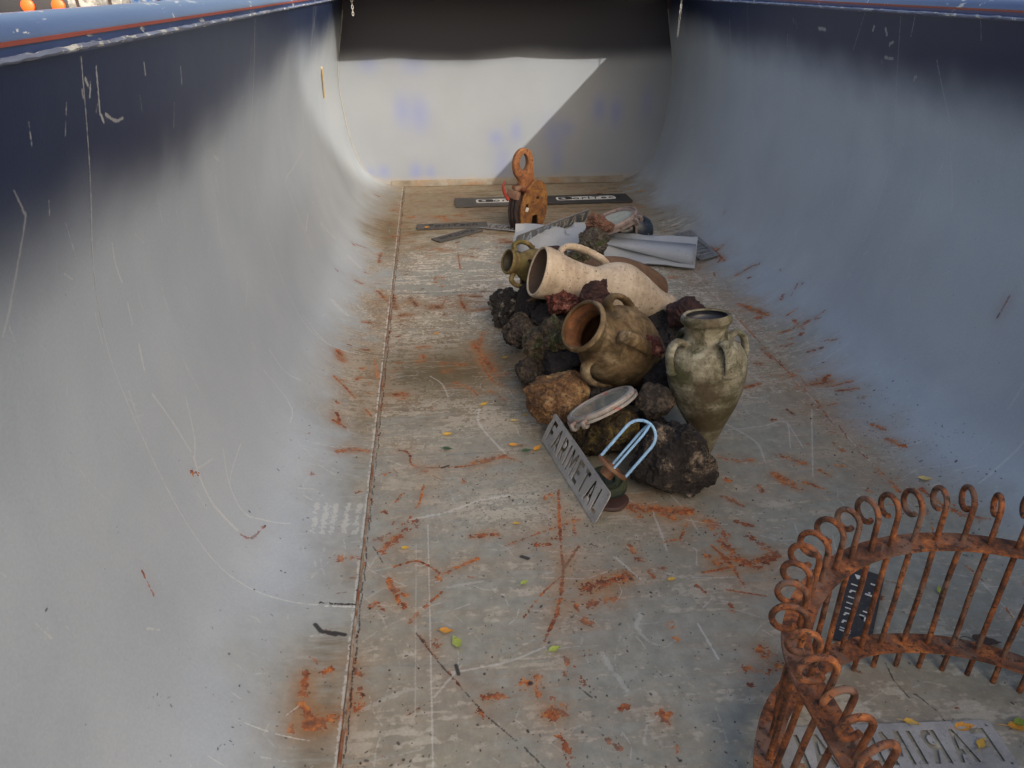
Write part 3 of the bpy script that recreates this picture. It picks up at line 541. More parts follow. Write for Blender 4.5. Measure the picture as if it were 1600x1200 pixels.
# orientation: inner faces must look inward; solidify offset outward
wl = hull_strip('side_wall', 0, NL-1); wr = hull_strip('side_wall', NL, len(PROF)-1)
fl = hull_strip('floor_plate', NL-1, NL)
def fix_dir(o, inward):
    me = o.data; p = me.polygons[len(me.polygons)//2]
    if (inward - p.center).dot(p.normal) < 0: me.flip_normals()
    o.modifiers['thickness'].offset = -1
for o in (wl, wr, fl): fix_dir(o, Vector((XC, 2.5, .9)))
wr['label'] = 'shaded right side wall, navy over blue grey'; wl['label'] = 'left side wall with white scratches, navy over grey'
# wear plate edge: floor plate stands 5 mm proud along the left seam -> low welded strip
bm = bmesh.new()
pts = [(-.2435+random.uniform(-.0012, .0012), y, .001) for y in np.linspace(.1, 5.6, 160)]
tube(bm, pts, .004, 6, jit=.25); obj('floor_seam', bm, weathered('seam_weld', [(.3, (.06, .03, .02)), (.5, (.20, .15, .11)), (.7, (.32, .30, .27))], 30, (.7, .9), 0, .5, .002, patch=(.16, .05, .02), patch_scale=12), hopper)
# end wall with chamfer
def end_mat():
    m, t, p = newmat('end_wall_paint'); g = N(t, 'ShaderNodeNewGeometry'); pos = g.outputs['Position']
    sx = N(t, 'ShaderNodeSeparateXYZ'); t.links.new(pos, sx.inputs[0])
    c = ramp(t, nz(t, 1.5, 5, .55, pos), [(.3, (.148, .166, .197)), (.7, (.176, .196, .230))])
    for (bx, bz, rx, rz, st) in BLOBS:
        dx = math_(t, 'DIVIDE', math_(t, 'SUBTRACT', sx.outputs['X'], bx), rx); dz = math_(t, 'DIVIDE', math_(t, 'SUBTRACT', sx.outputs['Z'], bz), rz)
        e = math_(t, 'EXPONENT', math_(t, 'MULTIPLY', math_(t, 'ADD', math_(t, 'MULTIPLY', dx, dx), math_(t, 'MULTIPLY', dz, dz)), -1.0))
        c = mix(t, math_(t, 'MULTIPLY', e, st), c, (.10, .125, .27))
    r = N(t, 'ShaderNodeMapRange', interpolation_type='SMOOTHERSTEP'); r.inputs[1].default_value = .80; r.inputs[2].default_value = .97
    t.links.new(math_(t, 'ADD', sx.outputs['Z'], math_(t, 'MULTIPLY', math_(t, 'SUBTRACT', nz(t, 1.2, 3, .5, pos), .5), .14)), r.inputs[0])
    c = mix(t, r.outputs[0], c, (.002, .005, .022))  # navy overspray, coloured darker still to deepen the tarp's shade
    low = N(t, 'ShaderNodeMapRange'); low.inputs[1].default_value = .10; low.inputs[2].default_value = .02; t.links.new(math_(t, 'ADD', sx.outputs['Z'], math_(t, 'MULTIPLY', nz(t, 9, 6, .6, pos), .06)), low.inputs[0])
    c = mix(t, math_(t, 'MULTIPLY', low.outputs[0], .8), c, (.26, .20, .145))
    c = mix(t, ramp(t, nz(t, 60, 4, .7, pos), [(.735, 0), (.75, .8)]), c, (.05, .03, .03))
    t.links.new(c, p.inputs['Base Color']); p.inputs['Roughness'].default_value = .5; bump(t, p, nz(t, 50, 4, .6, pos), .1, .002); return m
BLOBS = []
for (u, v, a, b, st) in ((628, 172, 12, 22, .55), (655, 178, 14, 24, .6), (575, 100, 14, 12, .45), (645, 100, 20, 14, .4), (775, 215, 10, 10, .6), (806, 205, 8, 14, .6), (785, 255, 12, 25, .45), (600, 268, 8, 9, .6), (578, 270, 8, 8, .5), (650, 268, 9, 12, .65), (673, 268, 7, 9, .55), (865, 210, 16, 22, .6), (885, 200, 10, 10, .5), (870, 250, 8, 16, .5), (936, 170, 9, 16, .7), (962, 175, 9, 18, .7), (1010, 160, 9, 20, .4)):
    q = at(u, v, Y1); k = mpp(q); BLOBS.append((q.x, q.z, a*k*1.1, b*k*1.1, st))
EPROF = [(PROF[0][0], 1.355)] + [p for p in PROF] + [(PROF[-1][0], 1.355)]
bm = bmesh.new(); vs = [bm.verts.new((x, Y1-.01, z)) for x, z in EPROF]; f = bm.faces.new(vs)
r = bmesh.ops.extrude_face_region(bm, geom=[f]); bmesh.ops.translate(bm, verts=[v for v in r['geom'] if isinstance(v, bmesh.types.BMVert)], vec=(0, .008, 0)); bmesh.ops.recalc_face_normals(bm, faces=bm.faces)
obj('end_wall', bm, end_mat(), hopper, smooth=False)
bm = bmesh.new()                                   # chamfer along the foot of the end wall
xs = np.linspace(-.335, 1.43, 30); A = [bm.verts.new((x, Y1-.012, .040)) for x in xs]; B = [bm.verts.new((x, Y1-.06, .004)) for x in xs]; C2 = [bm.verts.new((x, Y1-.012, .002)) for x in xs]
for i in range(len(xs)-1):
    bm.faces.new((A[i], B[i], B[i+1], A[i+1])); bm.faces.new((B[i], C2[i], C2[i+1], B[i+1])); bm.faces.new((C2[i], A[i], A[i+1], C2[i+1]))
bm.faces.new((A[0], C2[0], B[0])); bm.faces.new((A[-1], B[-1], C2[-1])); bmesh.ops.recalc_face_normals(bm, faces=bm.faces)
obj('foot_chamfer', bm, weathered('chamfer_paint', [(.36, (.10, .078, .055)), (.52, (.17, .15, .125)), (.66, (.21, .20, .185))], 6, (.6, .85), 0, .3, .002, patch=(.16, .10, .06), patch_scale=5, patch_t=.58), hopper, smooth=False)
bm = bmesh.new(); tube(bm, [(x+(.004 if x < XC else -.004), Y1-.014, z+.003) for x, z in EPROF[3:-3]], .0030, 6, jit=.2); obj('weld_bead', bm, SEAMM, hopper)
# rails
def rail(sgn):
    x0 = -.560 if sgn < 0 else 2*XC+.560
    sec = [(0, 1.252), (0, 1.275), (.005, 1.286), (.018, 1.297), (.042, 1.305), (.08, 1.305), (.105, 1.296), (.118, 1.275), (.118, 1.20), (.02, 1.20)]
    bm = bmesh.new(); rows = []
    ys = np.linspace(Y0, Y1+.05, 40)
    for y in ys: rows.append([bm.verts.new((x0+sgn*a, y, z+.0012*noise.noise(Vector((a*20, y*3, sgn))))) for a, z in sec])
    n = len(sec)
    for a in range(len(ys)-1):
        for b in range(n): bm.faces.new((rows[a][b], rows[a+1][b], rows[a+1][(b+1) % n], rows[a][(b+1) % n]))
    bm.faces.new(rows[0]); bm.faces.new(rows[-1]); bmesh.ops.recalc_face_normals(bm, faces=bm.faces)
    r = obj('rim_rail', bm, RAIL, hopper)
    bm = bmesh.new(); box(bm, .003, Y1-Y0, .006, (x0-sgn*.0012, (Y0+Y1)/2, 1.2725)); obj('red_stripe', bm, STRIPE, r, smooth=False)
    bm = bmesh.new(); pts = [(x0-sgn*(.004+random.uniform(0, .002)), y, 1.254+random.uniform(-.001, .001)) for y in np.linspace(Y0, Y1-.02, 330)]
    tube(bm, pts, .0045, 6, jit=.28); obj('weld_bead', bm, BEAD, r)
rail(-1); rail(1)

# ---------------------------------------------------------------- rolled-out tarp over the far end and its chains (light passes under its scalloped edge)
TARP = weathered('dark_tarp', [(.3, (.03, .012, .02)), (.7, (.06, .022, .035))], 4, (.6, .8), 0, .3, .003)
bm = bmesh.new(); nx, ny = 60, 8; TY0 = 4.80; rows = []
for j in range(ny+1):
    row = []
    for i in range(nx+1):
        x = -.66 + i/nx*(2*XC+1.32); ph = ((x+.66)/0.86) % 1.0
        sag = .022*(4*ph*(1-ph))**.7
        y = TY0 + (Y1+.1-TY0)*j/ny
        z = 1.36 - sag*(1-j/ny)*(1.0 if j == 0 else .6) if True else 0
        row.append(bm.verts.new((x, y, z)))
    rows.append(row)
for j in range(ny):
    for i in range(nx): bm.faces.new((rows[j][i], rows[j][i+1], rows[j+1][i+1], rows[j+1][i]))
o = obj('tarpaulin', bm, TARP); o.modifiers.new('thickness', 'SOLIDIFY').thickness = .003
tag(o, 'dark tarpaulin with scalloped edge stretched over the far end of the tipper', 'tarpaulin')
def chain(x, y, ztop, n, label, lean=0.0):
    t = thing('hanging_chain', label, 'chain', loc=(x, y, ztop), group='chains hanging from the tarp edge')
    bm0 = None
    for i in range(n):
        bm = bmesh.new(); L = .011; q = [(.0055*math.cos(a), 0, L*math.sin(a)) for a in np.linspace(0, 2*PI, 13)[:-1]]
        tube(bm, q, .0019, 6, closed=True); o = obj('link', bm, CHAINM, t)
        o.location = (lean*i*.018, 0, -.012-i*.018); o.rotation_euler = (0, 0, (PI/2 if i % 2 else 0)+.3)
a = at(552, 27, 5.0); chain(a.x, 5.0, 1.335, max(4, int((1.335-a.z)/.018)), 'pale chain hanging at the left corner of the dark end wall')
a = at(1055, 58, 5.0); chain(a.x+.02, 5.0, 1.335, max(4, int((1.335-a.z)/.018)), 'longer pale chain hanging at the right corner of the end wall', -.02)

# ---------------------------------------------------------------- yard outside
bm = bmesh.new(); GZ = -1.0
bmesh.ops.create_grid(bm, x_segments=2, y_segments=2, size=260)
o = obj('ground', bm, weathered('yard_gravel', [(.3, (.10, .095, .085)), (.7, (.22, .21, .19))], 1.5, (.85, .95), 0, .3, .02), smooth=False); o.location = (0, 0, GZ); o['kind'] = 'structure'
def simple_box_thing(name, label, cat, parts, loc, rz=0):
    t = thing(name, label, cat, loc=loc); t.rotation_euler = (0, 0, rz)
    for nm, size, c, m, bev in parts:
        bm = bmesh.new(); box(bm, *size, c, bev); obj(nm, bm, m, t)
    return t
YRED = plain_paint('yard_red', (.42, .02, .015), .4); YDK = plain_paint('yard_dark', (.015, .015, .02), .5); YWH = plain_paint('yard_white', (.7, .7, .7), .5); YBL = plain_paint('yard_blue', (.05, .22, .6), .4)
def lampmat():
    m, t, p = newmat('lit_lamp'); p.inputs['Base Color'].default_value = (.6, .09, .015, 1); p.inputs['Emission Color'].default_value = (1, .05, .004, 1); p.inputs['Emission Strength'].default_value = .35; return m
LAMP = lampmat()
q = at(60, 4, 5.2)
lorry = simple_box_thing('lorry', 'red lorry with two lit orange lamps parked beyond the left rail', 'lorry', [
 ('cargo_box', (2.4, 5.0, 1.7), (0, 2.6, 2.93), YRED, .03), ('chassis', (1.0, 6.2, .9), (0, 3.2, 1.3), YDK, .02), ('cab', (2.3, 1.5, 2.4), (0, 6.0, 2.2), YRED, .12), ('bumper', (2.4, .12, .55), (0, .05, 1.80), YDK, .02)], (at(40, 6, 16).x, 16.05, GZ), 0)
for sx in (-1, 1):
    for yy in (1.2, 2.6, 5.9):
        bm = bmesh.new(); lathe(bm, [(.0, -.14), (.3, -.14), (.48, -.12), (.5, 0), (.48, .12), (.3, .14), (0, .14)], 24); wo = obj('wheel', bm, YDK, lorry); wo.location = (sx*1.0, yy, .5); wo.rotation_euler = (0, PI/2, 0)
for u in (43, 91):
    q = at(u, 9, 15.98); bm = bmesh.new(); lathe(bm, [(0, .04), (.08, .036), (.115, .015), (.115, -.03), (0, -.03)], 20)
    lo = obj('lamp', bm, LAMP, lorry); lo.rotation_euler = (PI/2, 0, 0); lo.matrix_parent_inverse = Matrix.Identity(4)
    bpy.context.view_layer.update(); lo.location = lorry.matrix_world.inverted() @ Vector((q.x, q.y, q.z))
def bale(x, y, col, label, sz):
    m = weathered('bale_scrap_'+label.split()[0], [(.36, tuple(c*.12 for c in col)), (.5, tuple(c*.45 for c in col)), (.62, (.35, .35, .35))], 6, (.4, .7), .3, .8, .03)
    t = thing('scrap_bale', label, 'scrap bale', loc=(x, y, GZ), group='scrap bales in the yard')
    bm = bmesh.new(); box(bm, sz[0], sz[1], sz[2], (0, 0, sz[2]/2)); bmesh.ops.subdivide_edges(bm, edges=bm.edges[:], cuts=9, use_grid_fill=True)
    for v in bm.verts: v.co += Vector([noise.noise(v.co*5+Vector((k*9, x, y)))*.10 for k in range(3)])
    obj('compressed_block', bm, m, t, smooth=False)
    for k in (-.3, .3):
        bm = bmesh.new(); box(bm, .02, sz[1]+.16, sz[2]+.12, (k*sz[0], 0, sz[2]/2)); obj('binding_wire', bm, DARKIRON, t, smooth=False)
for i, (u, col, lab) in enumerate(((165, (.45, .45, .45), 'pale grey scrap bale left of the blue drum beyond the rail'), (240, (.05, .2, .55), 'blue scrap bale standing beyond the left rail'), (320, (.5, .32, .25), 'pinkish scrap bale right of the blue one beyond the rail'), (400, (.55, .55, .52), 'white scrap bale farthest right beyond the left rail'))):
    q = at(u, 2, 13+.5*i); bale(q.x, q.y, col, lab, (.75, .8, q.z-GZ+.5))
# added unseen block on the sunny side behind the camera, shades the near floor
CORR = plain_paint('blocker_concrete', (.34, .33, .31), .8)
blocker = thing('sun_blocker', 'added pale concrete block, unseen far behind the camera, blocking the sun', 'sun_blocker', loc=(9.0, -17.0, GZ))
bm = bmesh.new(); box(bm, 9.0, 6.0, 11.95, (0, 0, 5.975), .15)
for k in range(2): box(bm, 9.2, 6.2, .25, (0, 0, 3.6+k*3.7))
obj('wall', bm, CORR, blocker, smooth=False)
bm = bmesh.new(); box(bm, 2.6, .2, 3.2, (0, 3.05, 1.6), .03); obj('blocker_door', bm, YDK, blocker, smooth=False)

# ---------------------------------------------------------------- stencil plates
LET = {
 'F': (.60, [[(0, 0), (.14, 0), (.14, .42), (.46, .42), (.46, .56), (.14, .56), (.14, .86), (.58, .86), (.58, 1), (0, 1)]]),
 'A': (.74, [[(0, 0), (.14, 0), (.215, .24), (.30, .24), (.30, .37), (.255, .37), (.37, .80), (.485, .37), (.37, .37), (.37, .24), (.525, .24), (.60, 0), (.74, 0), (.44, 1), (.30, 1)]]),
 'R': (.62, [[(0, 0), (.14, 0), (.14, .40), (.26, .40), (.46, 0), (.62, 0), (.40, .42), (.52, .47), (.60, .60), (.60, .82), (.50, .95), (.36, 1), (.22, 1), (.22, .87), (.34, .87), (.45, .78), (.45, .62), (.36, .54), (.14, .54), (.14, 1), (0, 1)]]),
 'I': (.14, [[(0, 0), (.14, 0), (.14, 1), (0, 1)]]),
 'M': (.78, [[(0, 0), (.14, 0), (.14, .70), (.33, .25), (.45, .25), (.64, .70), (.64, 0), (.78, 0), (.78, 1), (.62, 1), (.39, .46), (.16, 1), (0, 1)]]),
 'E': (.56, [[(0, 0), (.56, 0), (.56, .14), (.14, .14), (.14, .42), (.48, .42), (.48, .56), (.14, .56), (.14, .86), (.56, .86), (.56, 1), (0, 1)]]),
 'T': (.62, [[(.24, 0), (.38, 0), (.38, .86), (.62, .86), (.62, 1), (0, 1), (0, .86), (.24, .86)]]),
 'L': (.54, [[(0, 0), (.54, 0), (.54, .14), (.14, .14), (.14, 1), (0, 1)]])}
def fatten(lp, d):
    n = len(lp); ar = sum(lp[i][0]*lp[(i+1) % n][1]-lp[(i+1) % n][0]*lp[i][1] for i in range(n)); sg = 1 if ar > 0 else -1; out = []
    for i in range(n):
        p, a, b = Vector(lp[i]), Vector(lp[i-1]), Vector(lp[(i+1) % n])
        e1, e2 = (p-a).normalized(), (b-p).normalized(); n1, n2 = Vector((e1.y, -e1.x))*sg, Vector((e2.y, -e2.x))*sg
        m = n1+n2; k = 2/max(m.length_squared, .9); q = p+m*(d*k); out.append((q.x, q.y))
    return out
def stencil_loops(word, L, H, lh):
    XS = .74; tot = sum(LET[c][0] for c in word)*lh*XS; gap = (L*.90-tot)/(len(word)-1); x = -L*.45; out = []
    for c in word:
        wd, lps = LET[c]
        for lp in lps: out.append([(x+p[0]*lh*XS, -lh/2+p[1]*lh) for p in fatten(lp, .028)])
        x += wd*lh*XS+gap
    return out
def plate_mesh(L=.46, H=.108, thick=.003):
    loops = [rrect(L, H, .012)] + stencil_loops('FARIMETAL', L, H, H*.66)
    for sx in (-1, 1):
        for sy in (-1, 1): loops.append(circle(.0032, 10, (sx*(L/2-.012), sy*(H/2-.012))))
    return curve_mesh(loops, thick, .0004)
PM = plate_mesh()
def plate(M, label, mat=ALU):
    o = obj('name_plate', PM.copy(), mat, smooth=False); o.matrix_world = M
    return tag(o, label, 'metal plate', 'stencil cut metal name plates')
def plane_frame(c, xdir, ydir):
    x = Vector(xdir).normalized(); y = Vector(ydir); y = (y-x*y.dot(x)).normalized(); z = x.cross(y); c = Vector(c)
    return Matrix(((x.x, y.x, z.x, c.x), (x.y, y.y, z.y, c.y), (x.z, y.z, z.z, c.z), (0, 0, 0, 1)))
# foreground, lying face down (mirrored)
a, b = gp(1230, 1166, .004), gp(1590, 1164, .004)
plate(plane_frame((.848, .868, .004), (-1, .06, 0), (-.06*-1, 1, 0)), 'mirrored metal plate lying flat inside the rusty ring, yellow leaves on it')
# standing on its long edge, leaning into the pile
b0, b1 = gp(848, 692), gp(926, 818)
xd = (b1-b0).normalized(); top = Vector((.045, .012, .100)); c = (b0+b1)/2 + top*.5 + Vector((0, 0, .002))
plate(plane_frame(c, xd, top), 'metal plate standing on edge, leaning against the front of the rock pile', ALU)
# on the folded sheet, seen from behind
tl, tr, bl = at(811, 367, 3.88), at(926, 325, 4.04), at(799, 387, 3.935)
cc = (tl+tr)/2 + (bl-tl)*.5
plate(plane_frame(cc, tl-tr, tl-bl), 'metal plate seen from behind, propped slanting on the folded grey sheet', ALUDK)  # darker metal carries the shade on this downturned face
# under the folded sheet on the right
plate(plane_frame((1.447, 3.95, .036), (.02, -1, -.008), (.97, .03, .20)), 'metal plate half under the right end of the folded grey sheet', ALUDK)
# far left, half under the sheet
plate(plane_frame((.44, 4.455, .010), (1, -.46, .012), (.46, 1, 0)), 'pale metal plate poking out at the left end of the folded grey sheet', ALUDK)

# ---------------------------------------------------------------- rubber strips with lettering
def strip(name, c, xdir, L, W, th, mat, label, cat, txt, tsize, tmat, panel=None, ribs=None, group='printed rubber strips', flip=False):
    z = Vector((0, 0, 1)); M = plane_frame(c, xdir, z.cross(Vector(xdir)))
    t = thing(name, label, cat, M, group=group)
    bm = bmesh.new(); box(bm, L, W, th, (0, 0, th/2), .0015)
    if ribs:
        for k in range(ribs[1]): box(bm, .006, W*.98, .003, (ribs[0]+k*.016, 0, th+.0012))
    obj('base_strip', bm, mat, t, smooth=False)
    zt = th+.0012
    if panel:
        px0, pw, ph = panel
        o = obj('label_panel', curve_mesh([rrect(pw, ph, ph*.25), ] , .001), PALE, t, smooth=False); o.location = (px0, 0, zt)
        o2 = obj('logo_box', curve_mesh([rrect(ph*1.15, ph*.72, ph*.15), [(-ph*.40, -.02*ph), (-ph*.05, -ph*.22), (ph*.42, ph*.18), (ph*.05, ph*.10), (-ph*.2, ph*.22)]], .001), INK, t, smooth=False); o2.location = (px0-pw/2+ph*.75, 0, zt+.0012)
        me = text_mesh(txt, tsize, .001, .15, 1.25); o = obj('lettering', me, tmat, t, smooth=False); o.location = (px0+ph*.55, 0, zt+.0012)
    else:
        me = text_mesh(txt, tsize, .001, .15, 1.15); o = obj('lettering', me, tmat, t, smooth=False); o.location = (0, 0, zt-.0004)
        if flip: o.rotation_euler = (0, 0, PI)
    return t
strip('rubber_mudflap', (.43, 5.085, .004), (1, .004, 0), .62, .21, .012, RUBBERG, 'dusty dark mudflap left of the lifting clamp by the end wall', 'mudflap', 'PoriTech', .088, INK, (.045, .42, .09), (-.30, 8))
strip('rubber_mudflap', (1.045, 5.095, .004), (1, .012, 0), .60, .20, .012, RUBBER, 'black mudflap right of the lifting clamp by the end wall', 'mudflap', 'PoriTech', .088, INK, (-.01, .42, .085))
strip('rubber_strip', (.085, 4.545, .003), (1, .03, 0), .44, .105, .009, RUBBERG, 'long dark strip with raised letters, left of the lifting clamp', 'rubber strip', 'PoriTech', .075, INK)
strip('rubber_strip', (.11, 4.355, .003), (.27, .21, 0), .335, .085, .009, RUBBERG, 'short dark strip lying slanting in front of the long strip', 'rubber strip', 'PoriTech', .062, INK, flip=True)
# black plate inside the ring, pale remains of lettering
def bl_plate():
    tl, tr, br, blc = gp(1333, 890), gp(1377, 901), gp(1354, 1003), gp(1301, 1018)
    c = (tl+tr+br+blc)/4; yd = ((tl+tr)-(blc+br)).normalized(); xd = (tr-tl+br-blc).normalized()
    W = ((tr-tl).length+(br-blc).length)/2; H = ((tl-blc).length+(tr-br).length)/2
    xd = (xd - yd*xd.dot(yd)).normalized()
    t = thing('black_panel', 'black panel with worn pale lettering lying inside the rusty ring', 'panel', plane_frame(c+Vector((0, 0, .004)), xd, yd))
    bm = bmesh.new(); box(bm, W, H, .004, (0, 0, .002), .001); obj('panel_sheet', bm, RUBBER, t, smooth=False)
    S = .13*W*2
    loops = []
    def bar(x, y, a, b): loops.append([(x-a, y-b), (x+a, y-b), (x+a, y+b), (x-a, y+b)])
    x0 = -W*.22
    gl = [('4', .36), ('|', .24), ('C', .14), ('|', .06), ('|', -.02), ('|', -.09), ('C', -.17), ('C', -.27), ('|', -.35), ('|', -.38)]
    for g, yy in gl:
        y = yy*H
        if g == '|': bar(x0, y, W*.15, H*.006)
        if g == '4': loops.append([(x0-W*.12, y+H*.03), (x0+W*.12, y+H*.03), (x0+W*.02, y-H*.02), (x0-W*.02, y-H*.03)])
        if g == 'C': loops.append([(x0-W*.15, y-H*.02), (x0-W*.12, y+H*.02), (x0+W*.12, y+H*.024), (x0+W*.12, y+H*.012), (x0-W*.06, y+H*.008), (x0-W*.10, y-H*.02)])
    x1 = W*.20
    for dx, dy, a, b in ((.04, .33, .08, .008), (0, .17, .13, .010), (.12, .20, .02, .03), (-.02, .20, .03, .008), (-.02, -.06, .06, .006), (-.05, -.12, .10, .008), (.03, -.145, .04, .03)): bar(x1+dx*W, dy*H, a*W, b*H)
    o = obj('lettering', curve_mesh(loops, .0008), PALE, t, smooth=False); o.location = (0, 0, .0046)
bl_plate()

# ---------------------------------------------------------------- rusty ring railing
CL, CU = Vector((.94, .66, .07)), Vector((.94, .66, .35))
def r_low(a): return .404 + .008*max(0, math.cos(a-math.radians(165)))
def r_up(a):                              # one side is knocked in
    d = abs((math.degrees(a)-215+180) % 360-180); t = max(0, min(1, (68-d)/34)); return .412 - .036*t*t*(3-2*t)
ring = thing('ring_railing', 'round rusty railing with curled bar ends standing at the lower right', 'railing', loc=(.95, .67, 0))
def to_ring(v): return Vector(v)-Vector((.95, .67, 0))
def ann(c, r, name):
    bm = bmesh.new(); S = 128; rows = []
    for i in range(S):
        a = 2*PI*i/S; k = .0015*noise.noise(Vector((math.cos(a)*4, math.sin(a)*4, c.z*9)))
        rr_ = r(a); prof = [(rr_-.024, -.003), (rr_+.026, -.003), (rr_+.026, .003), (rr_-.024, .003)]
        rows.append([bm.verts.new((c.x+(p[0]+k)*math.cos(a), c.y+(p[0]+k)*math.sin(a), c.z+p[1]+k)) for p in prof])
    for i in range(S):
        A, B = rows[i], rows[(i+1) % S]
        for k in range(4): bm.faces.new((A[k], B[k], B[(k+1) % 4], A[(k+1) % 4]))
    bmesh.ops.recalc_face_normals(bm, faces=bm.faces); bmesh.ops.translate(bm, verts=bm.verts, vec=-Vector((.95, .67, 0)))
    return obj(name, bm, RUSTB, ring)
ann(CL, r_low, 'ring_plate'); ann(CU, r_up, 'ring_plate')
NB_ = 51
for i in range(NB_):
    a = math.radians(64.5)+2*PI*i/NB_; d = Vector((math.cos(a), math.sin(a), 0)); pl = CL + d*r_low(a); pu = CU + d*r_up(a)
    ax = (pu-pl).normalized(); bot = pl - ax*(pl.z/ax.z) + Vector((0, 0, .001)); 
    j = random.uniform(-.006, .006); top = pu + ax*(.076+j)
    rr = .0285+random.uniform(-.003, .003); pts = [bot + (top-bot)*k/8 for k in range(9)]
    c = top + d*rr
    end = random.uniform(290, 335)
    tw = random.uniform(-.12, .12); dd = (d*math.cos(tw) + Vector((-d.y, d.x, 0))*math.sin(tw))
    for k in range(1, 23):
        th = math.radians(180 - end*k/22); q = rr*(1-.45*(k/22)**1.6)
        pts.append(top + dd*rr + dd*(q*math.cos(th)) + ax*(q*math.sin(th)*1.05))
    bm = bmesh.new(); tube(bm, [to_ring(p+Vector((noise.noise(p*6+Vector((i*3.1,0,0))), noise.noise(p*6+Vector((0,i*2.3,0))), 0))*.0035) for p in pts], .0057, 10, jit=.04); obj('bar', bm, RUSTB, ring)

# ---------------------------------------------------------------- rocks
def rock(label, mat, u, v, Y, wpx, hpx, depth, seed, rough=.22, pit=.0, rot=0.0, sharp=1.0, sub=5, zmin=0.004, point=None, taper=0.0):
    c = at(u, v, Y); k = mpp(c); sx, sz, sy = wpx*k*.54, hpx*k*.54, depth*.54
    bm = bmesh.new(); bmesh.ops.create_icosphere(bm, subdivisions=sub, radius=1.0); so = Vector((seed*3.17, seed*1.31, seed*7.7))
    planes = []
    r = random.Random(seed)
    for _ in range(12):
        n = Vector((r.gauss(0, 1), r.gauss(0, 1), r.gauss(0, 1))).normalized(); planes.append((n, r.uniform(.52, .86)))
    for vt in bm.verts:
        p = vt.co.copy()
        for n, dlim in planes:
            d = p.dot(n)
            if d > dlim: p -= n*(d-dlim)*.85*sharp
        a = noise.fractal(p*1.3+so, 1.0, 2.0, 3)*rough
        b = noise.fractal(p*4.5+so, .9, 2.1, 4)*rough*.42
        rg = (1-abs(noise.noise(p*3.1+so*2)))*rough*.25 + (.5-abs(noise.noise(p*7.3+so)))*rough*.18
        h = a+b+rg-.05
        if pit:
            dd = noise.voronoi(p*3.4+so)[0][0]; h -= pit*max(0, .42-dd)*1.6
            dd = noise.voronoi(p*7.5+so)[0][0]; h -= pit*max(0, .40-dd)*.7
        p = p*(1+h) + Vector((noise.noise(p*9+so), noise.noise(p*9-so), noise.noise(p*9+so*2)))*rough*.14
        if point: p += Vector(point)*max(0, p.dot(Vector(point).normalized()))**2*.5
        vt.co = p
    mx = [max(abs(vt.co[i]) for vt in bm.verts) for i in range(3)]
    for vt in bm.verts:
        vt.co = Vector((vt.co.x/mx[0]*sx, vt.co.y/mx[1]*sy, vt.co.z/mx[2]*sz))
        if taper and vt.co.z > -.2*sz: q = (vt.co.z/sz+.2)/1.2; vt.co.x = vt.co.x*(1-taper*q) - .22*sx*q
        if rot:
            cs, sn = math.cos(rot), math.sin(rot); x, z = vt.co.x, vt.co.z; vt.co.x = x*cs-z*sn; vt.co.z = x*sn+z*cs
    lowest = min(vt.co.z for vt in bm.verts)
    if c.z+lowest < zmin:
        lift = zmin-(c.z+lowest)
        for vt in bm.verts:
            if c.z+vt.co.z < zmin+.03: vt.co.z = max(vt.co.z, zmin-c.z+ (vt.co.z-(lowest))*.15)
    o = obj('rock', bm, mat, loc=c); return tag(o, label, 'rock', 'rocks piled among the jars')
rock('large black rock with pale crust at the front right of the pile', R_BLACK, 1060, 722, 1.79, 146, 164, .24, 3, .17, .07, -.10, 1.1, 6, taper=.42)
rock('porous black and white rock at the far left edge of the pile', R_POROUS, 796, 478, 3.02, 62, 78, .16, 5, .3, .30, .15, 1.0, 6)
rock('smooth blue black rock beside the porous black and white one', R_DARK, 836, 482, 2.90, 62, 82, .16, 8, .2)
rock('red lava rock just below the neck of the cream jug', R_RED, 877, 474, 2.66, 60, 44, .12, 12, .34, .22, .1, .8, 6)
rock('dark stone in shadow under the red lava rock', R_DARK, 872, 505, 2.72, 80, 60, .2, 14, .2)
rock('dark red pointed rock leaning against the cream jug', R_MAROON, 928, 464, 2.58, 58, 50, .09, 17, .2, .06, .55, 1.1, 5, point=(.8, 0, .2))
rock('rock patched with green moss left of the olive amphora', R_MOSS, 853, 535, 2.46, 82, 84, .2, 21, .3, .14, .1, .9, 6)
rock('dark brown rock on the floor behind the tan one', R_BROWN, 833, 582, 2.42, 56, 66, .18, 23, .24, .1)
rock('dark rock wedged under the mossy rock', R_DARK, 880, 575, 2.36, 76, 56, .2, 24, .24)
rock('broad tan rock at the front left of the pile', R_TAN, 873, 620, 2.16, 108, 72, .24, 27, .2, .06, -.2, .9, 6)
rock('brown and ochre mossy rock below the round hatch cover', R_OCHRE, 942, 674, 1.98, 110, 84, .2, 31, .3, .12, .2, .9, 6)
rock('small dark grainy rock just left of the tall amphora foot', R_BROWN, 1021, 630, 1.96, 66, 54, .12, 34, .16, .05, .1, .8, 6)
rock('dark rock hidden under the small grainy rock', R_DARK, 1016, 668, 2.02, 70, 60, .16, 35, .2)
rock('small red rock resting on the side of the olive amphora', R_RED, 1019, 541, 2.16, 38, 36, .07, 38, .3, .12)
rock('dark maroon rock behind the tall amphora', R_MAROON, 1070, 492, 2.62, 62, 52, .18, 41, .22)
rock('dark rock under the olive amphora', R_DARK, 985, 600, 2.34, 130, 70, .24, 43, .2)
rock('grey rock with moss in front of the folded grey sheet', R_GREYM, 926, 379, 3.46, 54, 44, .14, 47, .24, .06, 0, 1.0, 6)
rock('dark rock seen through the handle of the cream jug', R_MOSS, 908, 404, 3.04, 70, 44, .16, 48, .24, .06)
rock('dark rock propping up the belly of the cream jug', R_DARK, 950, 480, 2.86, 120, 70, .22, 51, .2)
